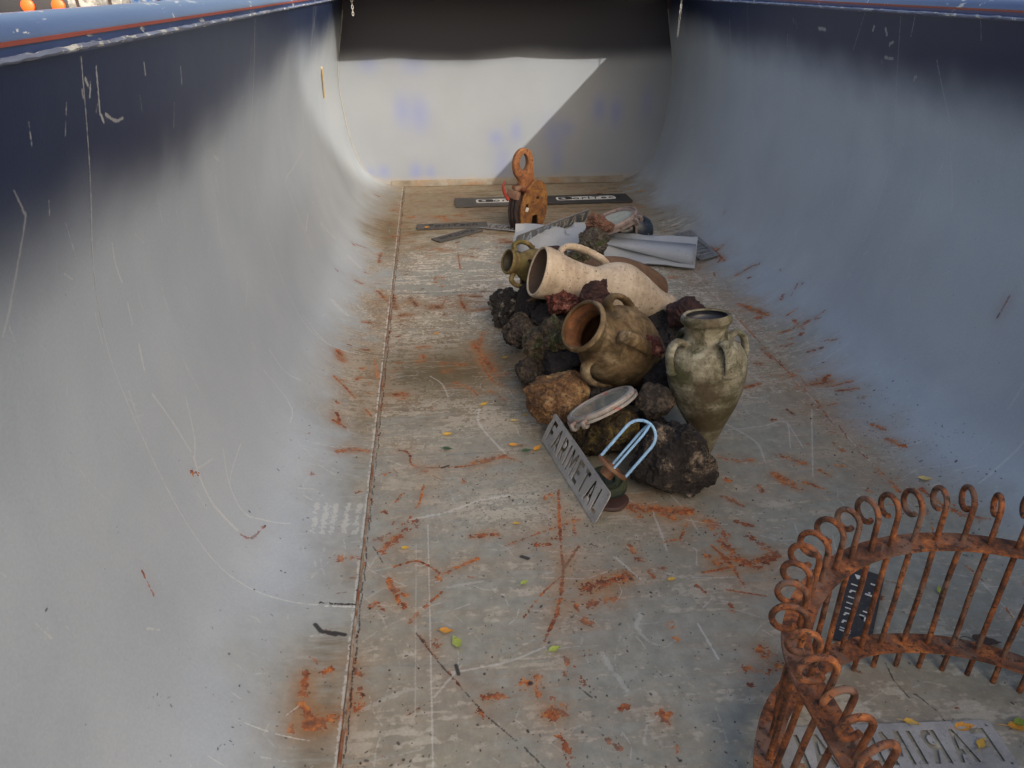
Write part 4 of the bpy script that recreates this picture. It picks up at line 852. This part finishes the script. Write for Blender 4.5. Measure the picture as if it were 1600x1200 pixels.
rock('crusty rust brown lump on top of the hatch ring edge', weathered('rust_crust', [(.3, (.04, .018, .012)), (.5, (.11, .052, .034)), (.7, (.19, .095, .06))], 30, (.85, .95), 0, .9, .012), 937, 352, 3.66, 48, 32, .12, 53, .4, .2, -.1, .6, 6)
rock('flat reddish stone behind the small mossy jug', R_MAROON, 866, 394, 3.12, 46, 18, .1, 57, .16)

rock('dark rock on the floor under the maroon rock behind the tall amphora', R_DARK, 1062, 532, 2.64, 78, 70, .22, 64, .22)
rock('black rock under the foot end of the cream jug', R_DARK, 1010, 505, 2.78, 90, 70, .2, 65, .2)
rock('dark rock filling the gap right of the tan rock', R_DARK, 915, 612, 2.22, 80, 60, .18, 61, .22)
rock('dark brown rock between the porous rock and the mossy rock', R_BROWN, 815, 515, 2.72, 60, 56, .18, 62, .24, .1)
rock('dark rock between the olive amphora and the tall amphora', R_DARK, 1032, 592, 2.16, 60, 80, .16, 63, .22)

# ---------------------------------------------------------------- jars
def jar(name, label, cat, M, prof_out, wall, mat, inmat, seg=64, wob=.012, seed=0, handles=(), rim_to=.6):
    """prof_out: (r,z) from base to lip, outer surface. Inner surface offset by wall."""
    t = thing(name, label, cat, M)
    P = [(p.x, p.y) for p in spline([(r, z, 0) for r, z in prof_out], 5)]
    bm = bmesh.new(); lip_r, lip_z = P[-1]
    lathe(bm, [(0, P[0][1])] + P + [(lip_r-wall*.35, lip_z+wall*.35), (lip_r-wall*.8, lip_z+wall*.2), (lip_r-wall, lip_z-.001)], seg, wob, seed)
    obj('body', bm, mat, t)
    bm = bmesh.new(); inn = [(max(r-wall, .004), z) for r, z in P if z > P[0][1]+wall*1.5]; inn = [(0, inn[0][1])]+inn; inn[-1] = (lip_r-wall, lip_z-.001)
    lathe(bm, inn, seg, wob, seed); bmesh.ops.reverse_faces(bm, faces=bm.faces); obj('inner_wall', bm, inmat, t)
    for (az, pts, rad, fl) in handles:
        ca, sa = math.cos(az), math.sin(az)
        q = spline([(r*ca, r*sa, z) for r, z in pts], 7)
        bm = bmesh.new(); n = len(q); rs = [rad*(1.25 if (i < 2 or i > n-3) else 1.0)*(1+.04*math.sin(i*1.7)) for i in range(n)]
        tube(bm, q, rs, 12, (fl, 1.0, (-sa, ca, 0))); obj('handle', bm, mat, t)
    return t
# tall grey green pointed amphora
base, mouth = Vector((.826, 1.925, 0.0)), at(1104, 492, 2.005); axis = (mouth-base); H = axis.length
pr = [(.014, .0), (.022, .02), (.038, .06), (.064, .12), (.094, .18), (.116, .24), (.126, .29), (.128, .325), (.124, .355), (.108, .385), (.086, .402), (.074, .412), (.069, .425), (.068, .445), (.070, .460), (.077, .468), (.081, .476), (.080, .486), (.076, .492)]
k = H/.492; pr = [(r*.955, z*k) for r, z in pr]
hp = [(.073, .403), (.096, .420), (.117, .412), (.129, .388), (.131, .35), (.124, .318)]
hp = [(r, z*k) for r, z in hp]
def az_list(M, dirs):
    inv = M.to_3x3().inverted(); out = []
    for d in dirs: q = inv @ Vector(d); out.append(math.atan2(q.y, q.x))
    return out
M = frame(base, axis, (1, 0, 0)); vd = (base-Vector((0, 0, 0))).normalized(); sd_ = Vector((vd.y, -vd.x, 0))
azs = az_list(M, [(-vd*.62-sd_*.78), (-vd*.75+sd_*.55), (vd*.75-sd_*.66), (vd*.5+sd_*.85)])
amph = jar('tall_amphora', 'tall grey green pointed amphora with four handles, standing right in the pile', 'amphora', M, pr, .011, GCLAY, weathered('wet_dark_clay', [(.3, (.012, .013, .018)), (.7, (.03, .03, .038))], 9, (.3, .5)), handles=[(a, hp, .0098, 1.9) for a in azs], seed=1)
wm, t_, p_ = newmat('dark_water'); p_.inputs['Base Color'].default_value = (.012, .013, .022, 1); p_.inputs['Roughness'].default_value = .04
t_.links.new(ramp(t_, nz(t_, 30, 3), [(.3, (.008, .009, .016)), (.7, (.016, .018, .03))]), p_.inputs['Base Color'])
bm = bmesh.new(); lathe(bm, [(0, .0), (.056, 0.0)], 40); o = obj('water', bm, wm, amph); o.location = (0, 0, .455*k)
bm = bmesh.new(); box(bm, .016, .002, .022, (0, 0, 0), .0005, Matrix.Rotation(.3, 3, 'Z')); o = obj('pale_reflection', bm, PALE, amph); q = M.inverted() @ at(1092, 490, 2.0); o.location = (q.x, q.y, .466*k)  # pale slip put in as the white reflection inside the mouth
# olive amphora lying, mouth towards us
mo = at(909, 508, 2.2); rd = (mo-Vector((0, 0, CAM_H))).normalized()
ax = (-rd*.64 + (-RT*.86+UP*.50)*.77).normalized()
pr = [(.02, .0), (.03, .03), (.06, .10), (.095, .17), (.125, .24), (.140, .30), (.139, .345), (.122, .385), (.098, .412), (.082, .430), (.075, .452), (.076, .472), (.086, .487), (.093, .498), (.090, .508)]
M = frame(mo - ax*.508, ax, UP)
hp = [(.090, .412), (.115, .430), (.142, .416), (.155, .385), (.154, .345), (.140, .308)]
upx = (UP*.75+RT*.45+rd*.25); azs = az_list(M, [upx]); a0 = azs[0]
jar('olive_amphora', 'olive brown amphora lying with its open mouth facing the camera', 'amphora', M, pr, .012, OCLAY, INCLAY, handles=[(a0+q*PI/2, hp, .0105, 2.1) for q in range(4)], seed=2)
# cream jug lying across the top
m0, b0 = at(840, 424, 2.74), at(1043, 481, 2.80); ax = (m0-b0); L = ax.length
pr = [(.058, 0), (.061, .012), (.058, .03), (.072, .07), (.100, .13), (.122, .185), (.128, .22), (.122, .265), (.102, .305), (.084, .335), (.079, .36), (.081, .42), (.089, .47), (.096, .505), (.099, .512), (.102, .53), (.104, .55), (.101, .565)]
k = L/.565; pr = [(r*1.0, z*k) for r, z in pr]
M = frame(b0, ax, Vector((0, 0, 1))); hh = [(.082, .462), (.108, .478), (.142, .462), (.160, .42), (.157, .36), (.140, .30), (.112, .268)]
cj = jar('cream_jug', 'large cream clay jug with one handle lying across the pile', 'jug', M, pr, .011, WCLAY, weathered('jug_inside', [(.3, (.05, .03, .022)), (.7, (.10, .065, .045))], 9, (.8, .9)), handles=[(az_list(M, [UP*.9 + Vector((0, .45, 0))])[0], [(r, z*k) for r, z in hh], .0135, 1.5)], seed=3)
# brown jar mostly hidden behind it
m1, b1 = at(826, 438, 2.90), at(1030, 455, 3.05); ax = m1-b1; L = ax.length
pr = [(.07, 0), (.105, .06), (.13, .14), (.135, .2), (.12, .28), (.09, .34), (.075, .40), (.08, .45), (.092, .50), (.09, .52)]
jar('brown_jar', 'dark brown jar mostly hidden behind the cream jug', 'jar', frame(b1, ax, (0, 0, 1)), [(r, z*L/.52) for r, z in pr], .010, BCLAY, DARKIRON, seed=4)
# small mossy jug at the left
m2 = at(793, 408, 2.96); rd = (m2-Vector((0, 0, CAM_H))).normalized(); ax = (-rd*.50 + (-RT*.93+UP*.20)*.86).normalized()
pr = [(.03, 0), (.055, .02), (.075, .07), (.076, .11), (.062, .145), (.047, .17), (.044, .19), (.050, .21), (.054, .222), (.052, .23)]
M = frame(m2-ax*.23, ax, UP); hh = [(.048, .198), (.075, .204), (.092, .18), (.094, .14), (.078, .11)]
a0 = az_list(M, [UP])[0]
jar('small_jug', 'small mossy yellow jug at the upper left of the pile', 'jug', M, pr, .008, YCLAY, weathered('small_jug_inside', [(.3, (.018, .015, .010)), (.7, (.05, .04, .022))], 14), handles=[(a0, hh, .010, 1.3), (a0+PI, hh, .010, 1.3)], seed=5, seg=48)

# ---------------------------------------------------------------- lifting clamp
cl = thing('lifting_clamp', 'rusty orange plate lifting clamp with ring eye standing upright near the end wall', 'lifting clamp', Matrix.Translation((.553, 4.50, .0)) @ Matrix.Rotation(math.radians(33), 4, 'Z') @ Matrix.Rotation(math.radians(-2), 4, 'Y'))
def cheek():
    out = [(-.075, .0), (-.03, .0), (-.012, .085), (.030, .085), (.035, .0), (.060, .005), (.09, .05), (.105, .11), (.108, .18), (.098, .24), (.075, .275), (.04, .287), (.0, .278), (-.05, .24), (-.085, .18), (-.10, .12), (-.095, .05)]
    out = [(p.x, p.y) for p in spline([(x, y, 0) for x, y in out[4:]+out[:1]], 3)] + out[1:4]
    return [out, circle(.013, 14, (.032, .185)), [(-.065, .16), (-.045, .165), (-.035, .175), (-.042, .13), (-.062, .115)]]
up = Matrix.Rotation(PI/2, 4, 'X')
for nm, y, m, s in (('cheek_plate', -.055, CLAMPY, 1.0), ('cheek_plate', .055, CLAMPO, 1.0)):
    o = obj(nm, curve_mesh(cheek(), .016, .002), m, cl, smooth=False); o.matrix_local = Matrix.Translation((0, y, .004)) @ up
out = [(-.10, .0), (-.02, .0), (-.03, .10), (-.075, .22), (-.10, .21), (-.12, .12), (-.115, .05)]
for y in (-.03, .0, .028):
    o = obj('jaw_plate', curve_mesh([out], .018, .002), DARKIRON, cl, smooth=False); o.matrix_local = Matrix.Translation((-.004, y, .004)) @ up
o = obj('jaw_plate', curve_mesh([[(.045, .0), (.085, .03), (.09, .12), (.06, .2), (.05, .1)]], .08, .002), DARKIRON, cl, smooth=False); o.matrix_local = Matrix.Translation((0, 0, .004)) @ up
eye = [(p.x, p.y) for p in spline([(x, z, 0) for x, z in ((-.045, .25), (-.055, .30), (-.085, .345), (-.094, .40), (-.075, .455), (-.03, .482), (.02, .468), (.045, .42), (.046, .36), (.052, .30), (.055, .25), (-.045, .25))], 4)][:-1]
o = obj('eye_plate', curve_mesh([eye, circle(.036, 24, (-.024, .405), .054)], .03, .004), CLAMPO, cl, smooth=False); o.matrix_local = Matrix.Translation((-.005, .0, -.002)) @ up
bm = bmesh.new(); box(bm, .03, .10, .05, (-.10, .01, .22), .006, Matrix.Rotation(.35, 3, 'Y')); box(bm, .07, .03, .03, (-.06, .0, .255), .006); obj('link_block', bm, weathered('link_brown', [(.3, (.12, .06, .04)), (.7, (.28, .16, .11))], 20), cl)
bm = bmesh.new(); tube(bm, spline([(-.125, .03, .19), (-.15, .03, .235), (-.16, .03, .275), (-.145, .03, .305)], 5), [.014]*8+[.012]*4+[.010]*4, 10, (1, .7)); obj('lock_lever', bm, REDPAINT, cl)
bm = bmesh.new(); lathe(bm, [(0, -.07), (.012, -.07), (.012, .07), (0, .07)], 16); o = obj('pivot_pin', bm, RUST, cl); o.matrix_local = Matrix.Translation((-.05, 0, .245)) @ up
bm = bmesh.new(); box(bm, .022, .003, .026, (-.056, -.066, .135), .001, Matrix.Rotation(.4, 3, 'Y')); obj('tag', bm, PALE, cl)

# ---------------------------------------------------------------- hatch ring with glass, near the sheet
def hatch(name, label, M, R, mat, lugs, thick=.016, rimw=.022):
    t = thing(name, label, 'hatch cover', M, group='round glazed hatch covers')
    bm = bmesh.new(); lathe(bm, [(R-rimw, -thick*.5), (R, -thick*.5), (R+.002, 0), (R, thick*.3), (R-.006, thick*.5), (R-.012, thick*.5), (R-.014, thick*.2), (R-rimw, thick*.2), (R-rimw, -thick*.5)], 72, .004); obj('rim', bm, mat, t)
    bm = bmesh.new(); lathe(bm, [(0, .002), (R-rimw-.0005, .0015), (R-rimw-.0005, -.004), (0, -.004)], 64); obj('glass', bm, GLASS, t)
    bm = bmesh.new(); lathe(bm, [(R-.004, -thick*1.1), (R+.007, -thick*1.1), (R+.007, -thick*.55), (R-.004, -thick*.55), (R-.004, -thick*1.1)], 72, .004); obj('back_ring', bm, mat, t)
    for az, s in lugs:
        bm = bmesh.new(); me = curve_mesh([[(p[0], p[1]) for p in rrect(.030*s, .026*s, .010*s)], circle(.0062*s, 14)], .010*s, .0008)
        o = obj('hinge_lug', me, mat, t, smooth=False); bm.free()
        d = Vector((math.cos(az), math.sin(az), 0)); o.matrix_local = frame(d*(R+.008)+Vector((0, 0, -thick*.9)), (-d.y, d.x, 0), d)
    return t
c = at(938, 631, 1.96); rd = (c-Vector((0, 0, CAM_H))).normalized()
nrm = ((-RT*.44+UP*.90)*.98 - rd*.14).normalized(); maj = (RT*.89+UP*.46)
M = frame(c, nrm, maj)
azs = az_list(M, [(-maj*.86-rd*.5), (-maj*.58-rd*.82)])
hatch('hatch_cover', 'round glazed hatch cover with flaking red and green rim, leaning on front rocks', M, .112, HATCH, [(a, 1.0) for a in azs])
c = at(960, 342, 3.93); M = frame(c, (-.36, .02, .93), (1, 0, .3))
h2 = hatch('hatch_ring', 'brown framed glazed hatch ring lying behind the folded grey sheet', M, .132, HATCH2, [(2.7, 1.6), (3.05, 1.6), (-.9, 1.5), (-.62, 1.5)], .026, .032)
# flanged dark lamp body
q = at(988, 355, 4.02); ax = Vector((.97, .05, .02)); M = frame((q.x, q.y, .105), ax, (0, 0, 1))
fp = thing('lamp_housing', 'dark navy domed lamp housing with grey flange by the right wall', 'lamp housing', M)
bm = bmesh.new(); pf = [(.082, .0)]+[(.082*math.cos(a)**.8 if a < 1.57 else 0, .035+.085*math.sin(a)) for a in np.linspace(0, PI/2, 14)]; pf[-1] = (0, .12); lathe(bm, [(0, 0)]+pf, 48); obj('dome', bm, NAVYB, fp)
bm = bmesh.new(); lathe(bm, [(0, -.10), (.05, -.10), (.068, -.085), (.074, -.05), (.074, -.0121), (0, -.0121)], 48); obj('rear_dome', bm, NAVYB, fp)
lp = [circle(.102, 48)] + [circle(.007, 10, (.092*math.cos(a), .092*math.sin(a))) for a in np.linspace(0, 2*PI, 7)[:-1]]
o = obj('flange', curve_mesh(lp, .012, .001), HATCH2, fp, smooth=False); o.location = (0, 0, -.006)

# ---------------------------------------------------------------- folded grey sheet
def sheet():
    A, B = Vector((.425, 4.03, .03)), Vector((1.365, 3.70, .018)); n = 34; xd = (B-A).normalized(); yd = Vector((0, 0, 1)).cross(xd)
    bm = bmesh.new(); rows = []
    for i in range(n+1):
        s = i/n; c = A.lerp(B, s)
        wv = 1 - .75*(max(0, .09-s)/.09)**2; k = 1-.15*math.sin(s*PI)
        lift = .02*math.sin(s*5.2)+.008*math.sin(s*17)
        sec = [(-.098*wv, .020), (-.104*wv, .004), (-.092*wv, -.004), (-.070, .030+lift*.5), (-.030, .066+lift), (-.026, .063+lift), (.004, .088+lift*.7), (.045*wv, .112+.02*math.cos(s*6)), (.070*wv, .108), (.085*wv, .02)]
        if .30 < s < .47: sec[7] = (.06, .125); sec[8] = (.075, .145)
        rows.append([bm.verts.new(c + yd*(a*k) + Vector((0, 0, z))) for a, z in sec])
    for i in range(n):
        for j in range(len(rows[0])-1): bm.faces.new((rows[i][j], rows[i+1][j], rows[i+1][j+1], rows[i][j+1]))
    t = thing('folded_sheet', 'crumpled light grey painted sheet metal channel behind the jars', 'sheet metal', loc=A)
    for v in bm.verts: v.co += Vector((0, noise.noise(v.co*7)*.012, noise.noise(v.co*7+Vector((9, 3, 1)))*.014 + noise.noise(v.co*16)*.005))
    bmesh.ops.translate(bm, verts=bm.verts, vec=-A); bmesh.ops.recalc_face_normals(bm, faces=bm.faces)
    o = obj('channel', bm, SHEET, t); o.modifiers.new('thickness', 'SOLIDIFY').thickness = .0022
    e = o.modifiers.new('edges', 'EDGE_SPLIT'); e.split_angle = math.radians(24)
    # inner strip, overlapping fold that ends in a pointed flap on the right
    bm = bmesh.new(); rows = []
    for i in range(17):
        q = i/16; s = .50+.495*q; c = A.lerp(B, s)
        rows.append([bm.verts.new(c+yd*(-.040-.062*q)+Vector((0, 0, .074-.060*q))), bm.verts.new(c+yd*(-.036-.015*q)+Vector((0, 0, .076+.006*q))), bm.verts.new(c+yd*.0+Vector((0, 0, .100)))])
    for i in range(16):
        for j in range(2): bm.faces.new((rows[i][j], rows[i+1][j], rows[i+1][j+1], rows[i][j+1]))
    bmesh.ops.translate(bm, verts=bm.verts, vec=-A); bmesh.ops.recalc_face_normals(bm, faces=bm.faces)
    o = obj('folded_flap', bm, SHEET, t); o.modifiers.new('thickness', 'SOLIDIFY').thickness = .002
    bm = bmesh.new(); q = at(893, 366, 3.93); o_ = curve_mesh([[(-.03, 0), (.025, -.004), (.034, .03), (0, .045), (-.03, .03)]], .002); bm.free()
    o = obj('bent_tab', o_, SHEET, t, smooth=False); o.matrix_world = frame(q, (.1, -.55, .8), (1, 0, 0)); 
    bpy.context.view_layer.update(); o.matrix_local = t.matrix_world.inverted() @ frame(q, (.1, -.55, .8), (1, 0, 0))
sheet()

# ---------------------------------------------------------------- blue cage guard, round fitting, red plate
c0 = at(956, 731, 1.69); ap = c0 + (RT*54+UP*64-FW*8)*mpp(c0); ax = (ap-c0); L = ax.length+.012; M = frame(c0, ax, -(c0-Vector((0, 0, CAM_H))))
cg = thing('lamp_guard', 'light blue lamp cage of bent rods on a copper coloured ring', 'lamp guard', M)
R = .048
bm = bmesh.new(); lathe(bm, [(R-.010, -.004), (R+.003, -.004), (R+.004, .002), (R+.002, .007), (R-.010, .007), (R-.010, -.004)], 48); obj('base_ring', bm, COPPER, cg)
bm = bmesh.new(); lathe(bm, [(0, -.03), (.02, -.03), (.022, -.0045), (R-.011, -.0045), (R-.011, .001), (0, .001)], 32); obj('socket', bm, COPPER, cg)
for az, off in ((PI/2, 0), (0.12, .001)):
    pts = []
    for k in range(6): pts.append((-R*.94, 0, .004+(L-R-.004)*k/6))
    for k in range(13): a = PI-PI*k/12; pts.append((R*.94*math.cos(a), 0, L-R+R*math.sin(a)-off*4))
    for k in range(5, -1, -1): pts.append((R*.94, 0, .004+(L-R-.004)*k/6))
    bm = bmesh.new(); tube(bm, pts, .0046 if az > 1 else .0038, 10); o = obj('rod', bm, BLUEBAR, cg); o.rotation_euler = (0, 0, az)
q = at(948, 758, 1.76); M = frame((q.x, q.y, .030), (-.12, -.18, 1), (1, 0, 0))
rf = thing('round_fitting', 'green corroded round threaded fitting beside the standing metal plate', 'fitting', M)
bm = bmesh.new(); lathe(bm, [(0, -.02), (.056, -.02), (.060, -.01), (.058, 0), (.062, .008), (.058, .018), (.048, .022), (.044, .014), (.036, .014), (.034, .022), (.026, .022), (.022, .012), (.012, .012), (.010, .018), (0, .018)], 48, .02); obj('fitting_body', bm, VERDI, rf)
q = gp(955, 790); bm = bmesh.new(); lathe(bm, [(0, .002), (.052, .002), (.056, .008), (.050, .014), (0, .016)], 32, .12, 3)
o = obj('iron_disc', bm, MAROON, loc=(q.x, q.y+.02, .001)); tag(o, 'dark red iron disc flat on the floor under the green fitting', 'iron disc')

# ---------------------------------------------------------------- loose grit and crumbs round the pile
bm = bmesh.new()
for (cx_, cy_, sx_, sy_, n_) in ((.42, 2.0, .16, .3, 150), (.75, 1.62, .2, .1, 120), (.35, 2.75, .12, .3, 90), (1.0, 2.3, .12, .4, 70), (.45, 1.7, .2, .2, 110), (.5, 4.2, .5, .5, 80), (.2, .9, .3, .3, 110), (-.2, .95, .06, .3, 50), (1.25, 2.0, .07, .4, 90), (.6, 1.1, .3, .3, 80)):
    for _ in range(n_):
        x, y = rng.normal(cx_, sx_), rng.normal(cy_, sy_)
        if not (-.22 < x < 1.32 and .3 < y < 5.4): continue
        r_ = abs(rng.normal(0, .0011))+.0006; q = bmesh.ops.create_icosphere(bm, subdivisions=1, radius=r_)
        for v in q['verts']: v.co = Vector((v.co.x*rng.uniform(.7, 1.5)+x, v.co.y*rng.uniform(.7, 1.5)+y, v.co.z*.7+r_*.4))
o = obj('grit', bm, weathered('grit_brown', [(.3, (.02, .014, .011)), (.7, (.09, .06, .045))], 60), smooth=False); tag(o, 'dark grit and crumbs scattered on the floor round the pile', 'grit', kind='stuff')

# ---------------------------------------------------------------- fallen leaves
LEAFC = {'yellow': (.50, .31, .05), 'orange': (.52, .24, .035), 'green': (.16, .23, .035), 'pale green': (.30, .36, .07), 'dark green': (.03, .075, .03), 'brown': (.22, .10, .035), 'pale yellow': (.56, .42, .16), 'dark brown': (.055, .03, .02)}
LM = {}
for kx, c in LEAFC.items():
    LM[kx] = weathered('leaf_'+kx.replace(' ', '_'), [(.3, tuple(x*.7 for x in c)), (.6, c), (.8, tuple(min(1, x*1.25) for x in c))], 60, (.5, .75), 0, .3, .001, spot=(c[0]*.4, c[1]*.3, c[2]*.4), spot_scale=140, spot_t=.67)
def leaf(u, v, ckey, size, label, ang, z=.0045, Y=None, curl=.25):
    if Y: p = at(u, v, Y)
    else:
        h = hull_hit(u, v); p = gp(u, v, z) if h is None else None
        if p is None:
            s, y = h; i = max(0, min(len(SS)-2, int(np.searchsorted(SS, s))-1)); q = (s-SS[i])/(SS[i+1]-SS[i])
            p = Vector((PROF[i][0]+(PROF[i+1][0]-PROF[i][0])*q, y, PROF[i][1]+(PROF[i+1][1]-PROF[i][1])*q+z))
    size *= 1.0; bm = bmesh.new(); n = 8; wv = .25*size; L = []; C_ = []; R_ = []
    sd_ = random.uniform(.65, 1.1)
    for i in range(n+1):
        s = i/n; wd = wv*math.sin(PI*min(1, s**.7))**1.25*(1+.16*math.sin(i*2.6+sd_*5)); x = (s-.5)*size; bend = curl*size*((s-.5)**2)
        C_.append(bm.verts.new((x, 0, bend+.0005))); L.append(bm.verts.new((x, wd+.0002, bend+wd*.35*curl*3+.0005))); R_.append(bm.verts.new((x, -wd*sd_-.0002, bend+wd*.45*curl*2+.0005)))
    for i in range(n):
        bm.faces.new((C_[i], C_[i+1], L[i+1], L[i])); bm.faces.new((R_[i], R_[i+1], C_[i+1], C_[i]))
    tube(bm, [(-.5*size, 0, curl*size*.25), (-.68*size, .05*size, curl*size*.3), (-.85*size, .02*size, curl*size*.15)], size*.014, 5)
    o = obj('leaf', bm, LM[ckey], loc=p); o.rotation_euler = (random.uniform(-.12, .12), random.uniform(-.12, .12), ang)
    return tag(o, label, 'leaf', 'fallen leaves')
for a in [
 (700, 680, 'yellow', .034, 'yellow leaf on the grey floor above the dark green one left of the pile', .2), (700, 703, 'dark green', .034, 'dark green leaf on the grey floor left of the plate, alone', -.2), (757, 633, 'yellow', .034, 'yellow leaf on the floor left of the tan rock, farthest from it', .6), (805, 659, 'pale yellow', .034, 'pale yellow leaf on the floor just left of the tan rock', .1), (822, 650, 'yellow', .024, 'small yellow leaf tucked against the tan rock foot', .4),
 (803, 697, 'orange', .034, 'golden leaf at the left end of the leaf cluster by the plate', -.1), (815, 698, 'brown', .02, 'small brown leaf in the cluster left of the standing plate', .5), (823, 706, 'dark green', .034, 'dark green leaf in the cluster left of the standing plate', .1), (840, 702, 'orange', .042, 'orange curled leaf touching the standing plate', .9), (634, 858, 'yellow', .026, 'yellow leaf beside the rust streak near the left floor seam', .2),
 (698, 988, 'orange', .036, 'orange leaf on the near floor above the green leaf', -.1), (713, 1005, 'pale green', .042, 'green and yellow leaf on the near floor below the orange leaf', 1.9), (867, 1016, 'pale green', .032, 'pale green leaf alone on the near floor centre', .3), (820, 912, 'pale green', .026, 'small green leaf on the floor above the near centre', .5), (808, 820, 'yellow', .026, 'small yellow leaf on the floor left of the standing plate foot', .1),
 (1050, 907, 'yellow', .024, 'small yellow leaf in the rust streaks left of the ring railing', .2), (1445, 750, 'pale yellow', .045, 'pale yellow leaf on the wall foot behind the ring railing', -.1), (1424, 1132, 'yellow', .034, 'yellow leaf at the far edge of the mirrored plate', -.4), (1506, 1139, 'orange', .044, 'big orange leaf on the far edge of the mirrored plate', 0), (1592, 1140, 'orange', .05, 'orange leaf at the right picture edge under the green one', -.2),
 (1595, 1132, 'green', .04, 'green leaf at the right picture edge on an orange one', .1), (1467, 924, 'pale green', .03, 'green leaf seen between the bars of the ring railing', 1.2), (1343, 889, 'yellow', .03, 'yellow leaf behind the black panel in the ring railing', .1), (1540, 1005, 'dark brown', .07, 'dark brown dead leaf by the lower ring of the railing', -.2), (790, 560, 'yellow', .03, 'yellow leaf on the floor left of the mossy rock', .2),
 (683, 523, 'orange', .03, 'small orange leaf on the olive stained floor at left', .1), (985, 296, 'yellow', .05, 'yellow leaf by the end wall in the right corner', .2), (938, 303, 'brown', .045, 'brown leaf by the end wall above the right mudflap', 0), (945, 296, 'orange', .04, 'orange leaf by the end wall foot, right of centre', .3), (1002, 300, 'orange', .05, 'orange leaf farthest right at the end wall corner', .1), (716, 380, 'brown', .04, 'brown leaf on the floor below the slanting short strip', .2)]:
    leaf(*a)
leaf(1532, 1166, 'yellow', .036, 'yellow leaf lying on the letters of the mirrored plate', .7, z=.008)
leaf(1070, 697, 'pale yellow', .022, 'pale curled leaf lying on the large black rock', .2, Y=1.73, curl=.5)
leaf(668, 361, 'orange', .045, 'golden curled leaf on the long dark strip', .9, z=.02, curl=.6)
# yellow sliver stuck to the left wall
q1, q2 = hull_hit(502, 106), hull_hit(506, 151)
def onhull(s, y):
    i = max(0, min(len(SS)-2, int(np.searchsorted(SS, s))-1)); q = (s-SS[i])/(SS[i+1]-SS[i])
    return Vector((PROF[i][0]+(PROF[i+1][0]-PROF[i][0])*q, y, PROF[i][1]+(PROF[i+1][1]-PROF[i][1])*q))
a, b = onhull(*q1), onhull(*q2); bm = bmesh.new(); tube(bm, [a+Vector((.003, 0, 0)), (a+b)/2+Vector((.004, .003, 0)), b+Vector((.003, 0, 0))], [.013, .015, .017], 8, (1.0, .2, (0, 1, 0)))
o = obj('wood_splinter', bm, weathered('splinter_wood', [(.3, (.32, .20, .06)), (.7, (.52, .36, .13))], 20)); tag(o, 'yellow wood splinter stuck on the left wall near the end wall', 'splinter')
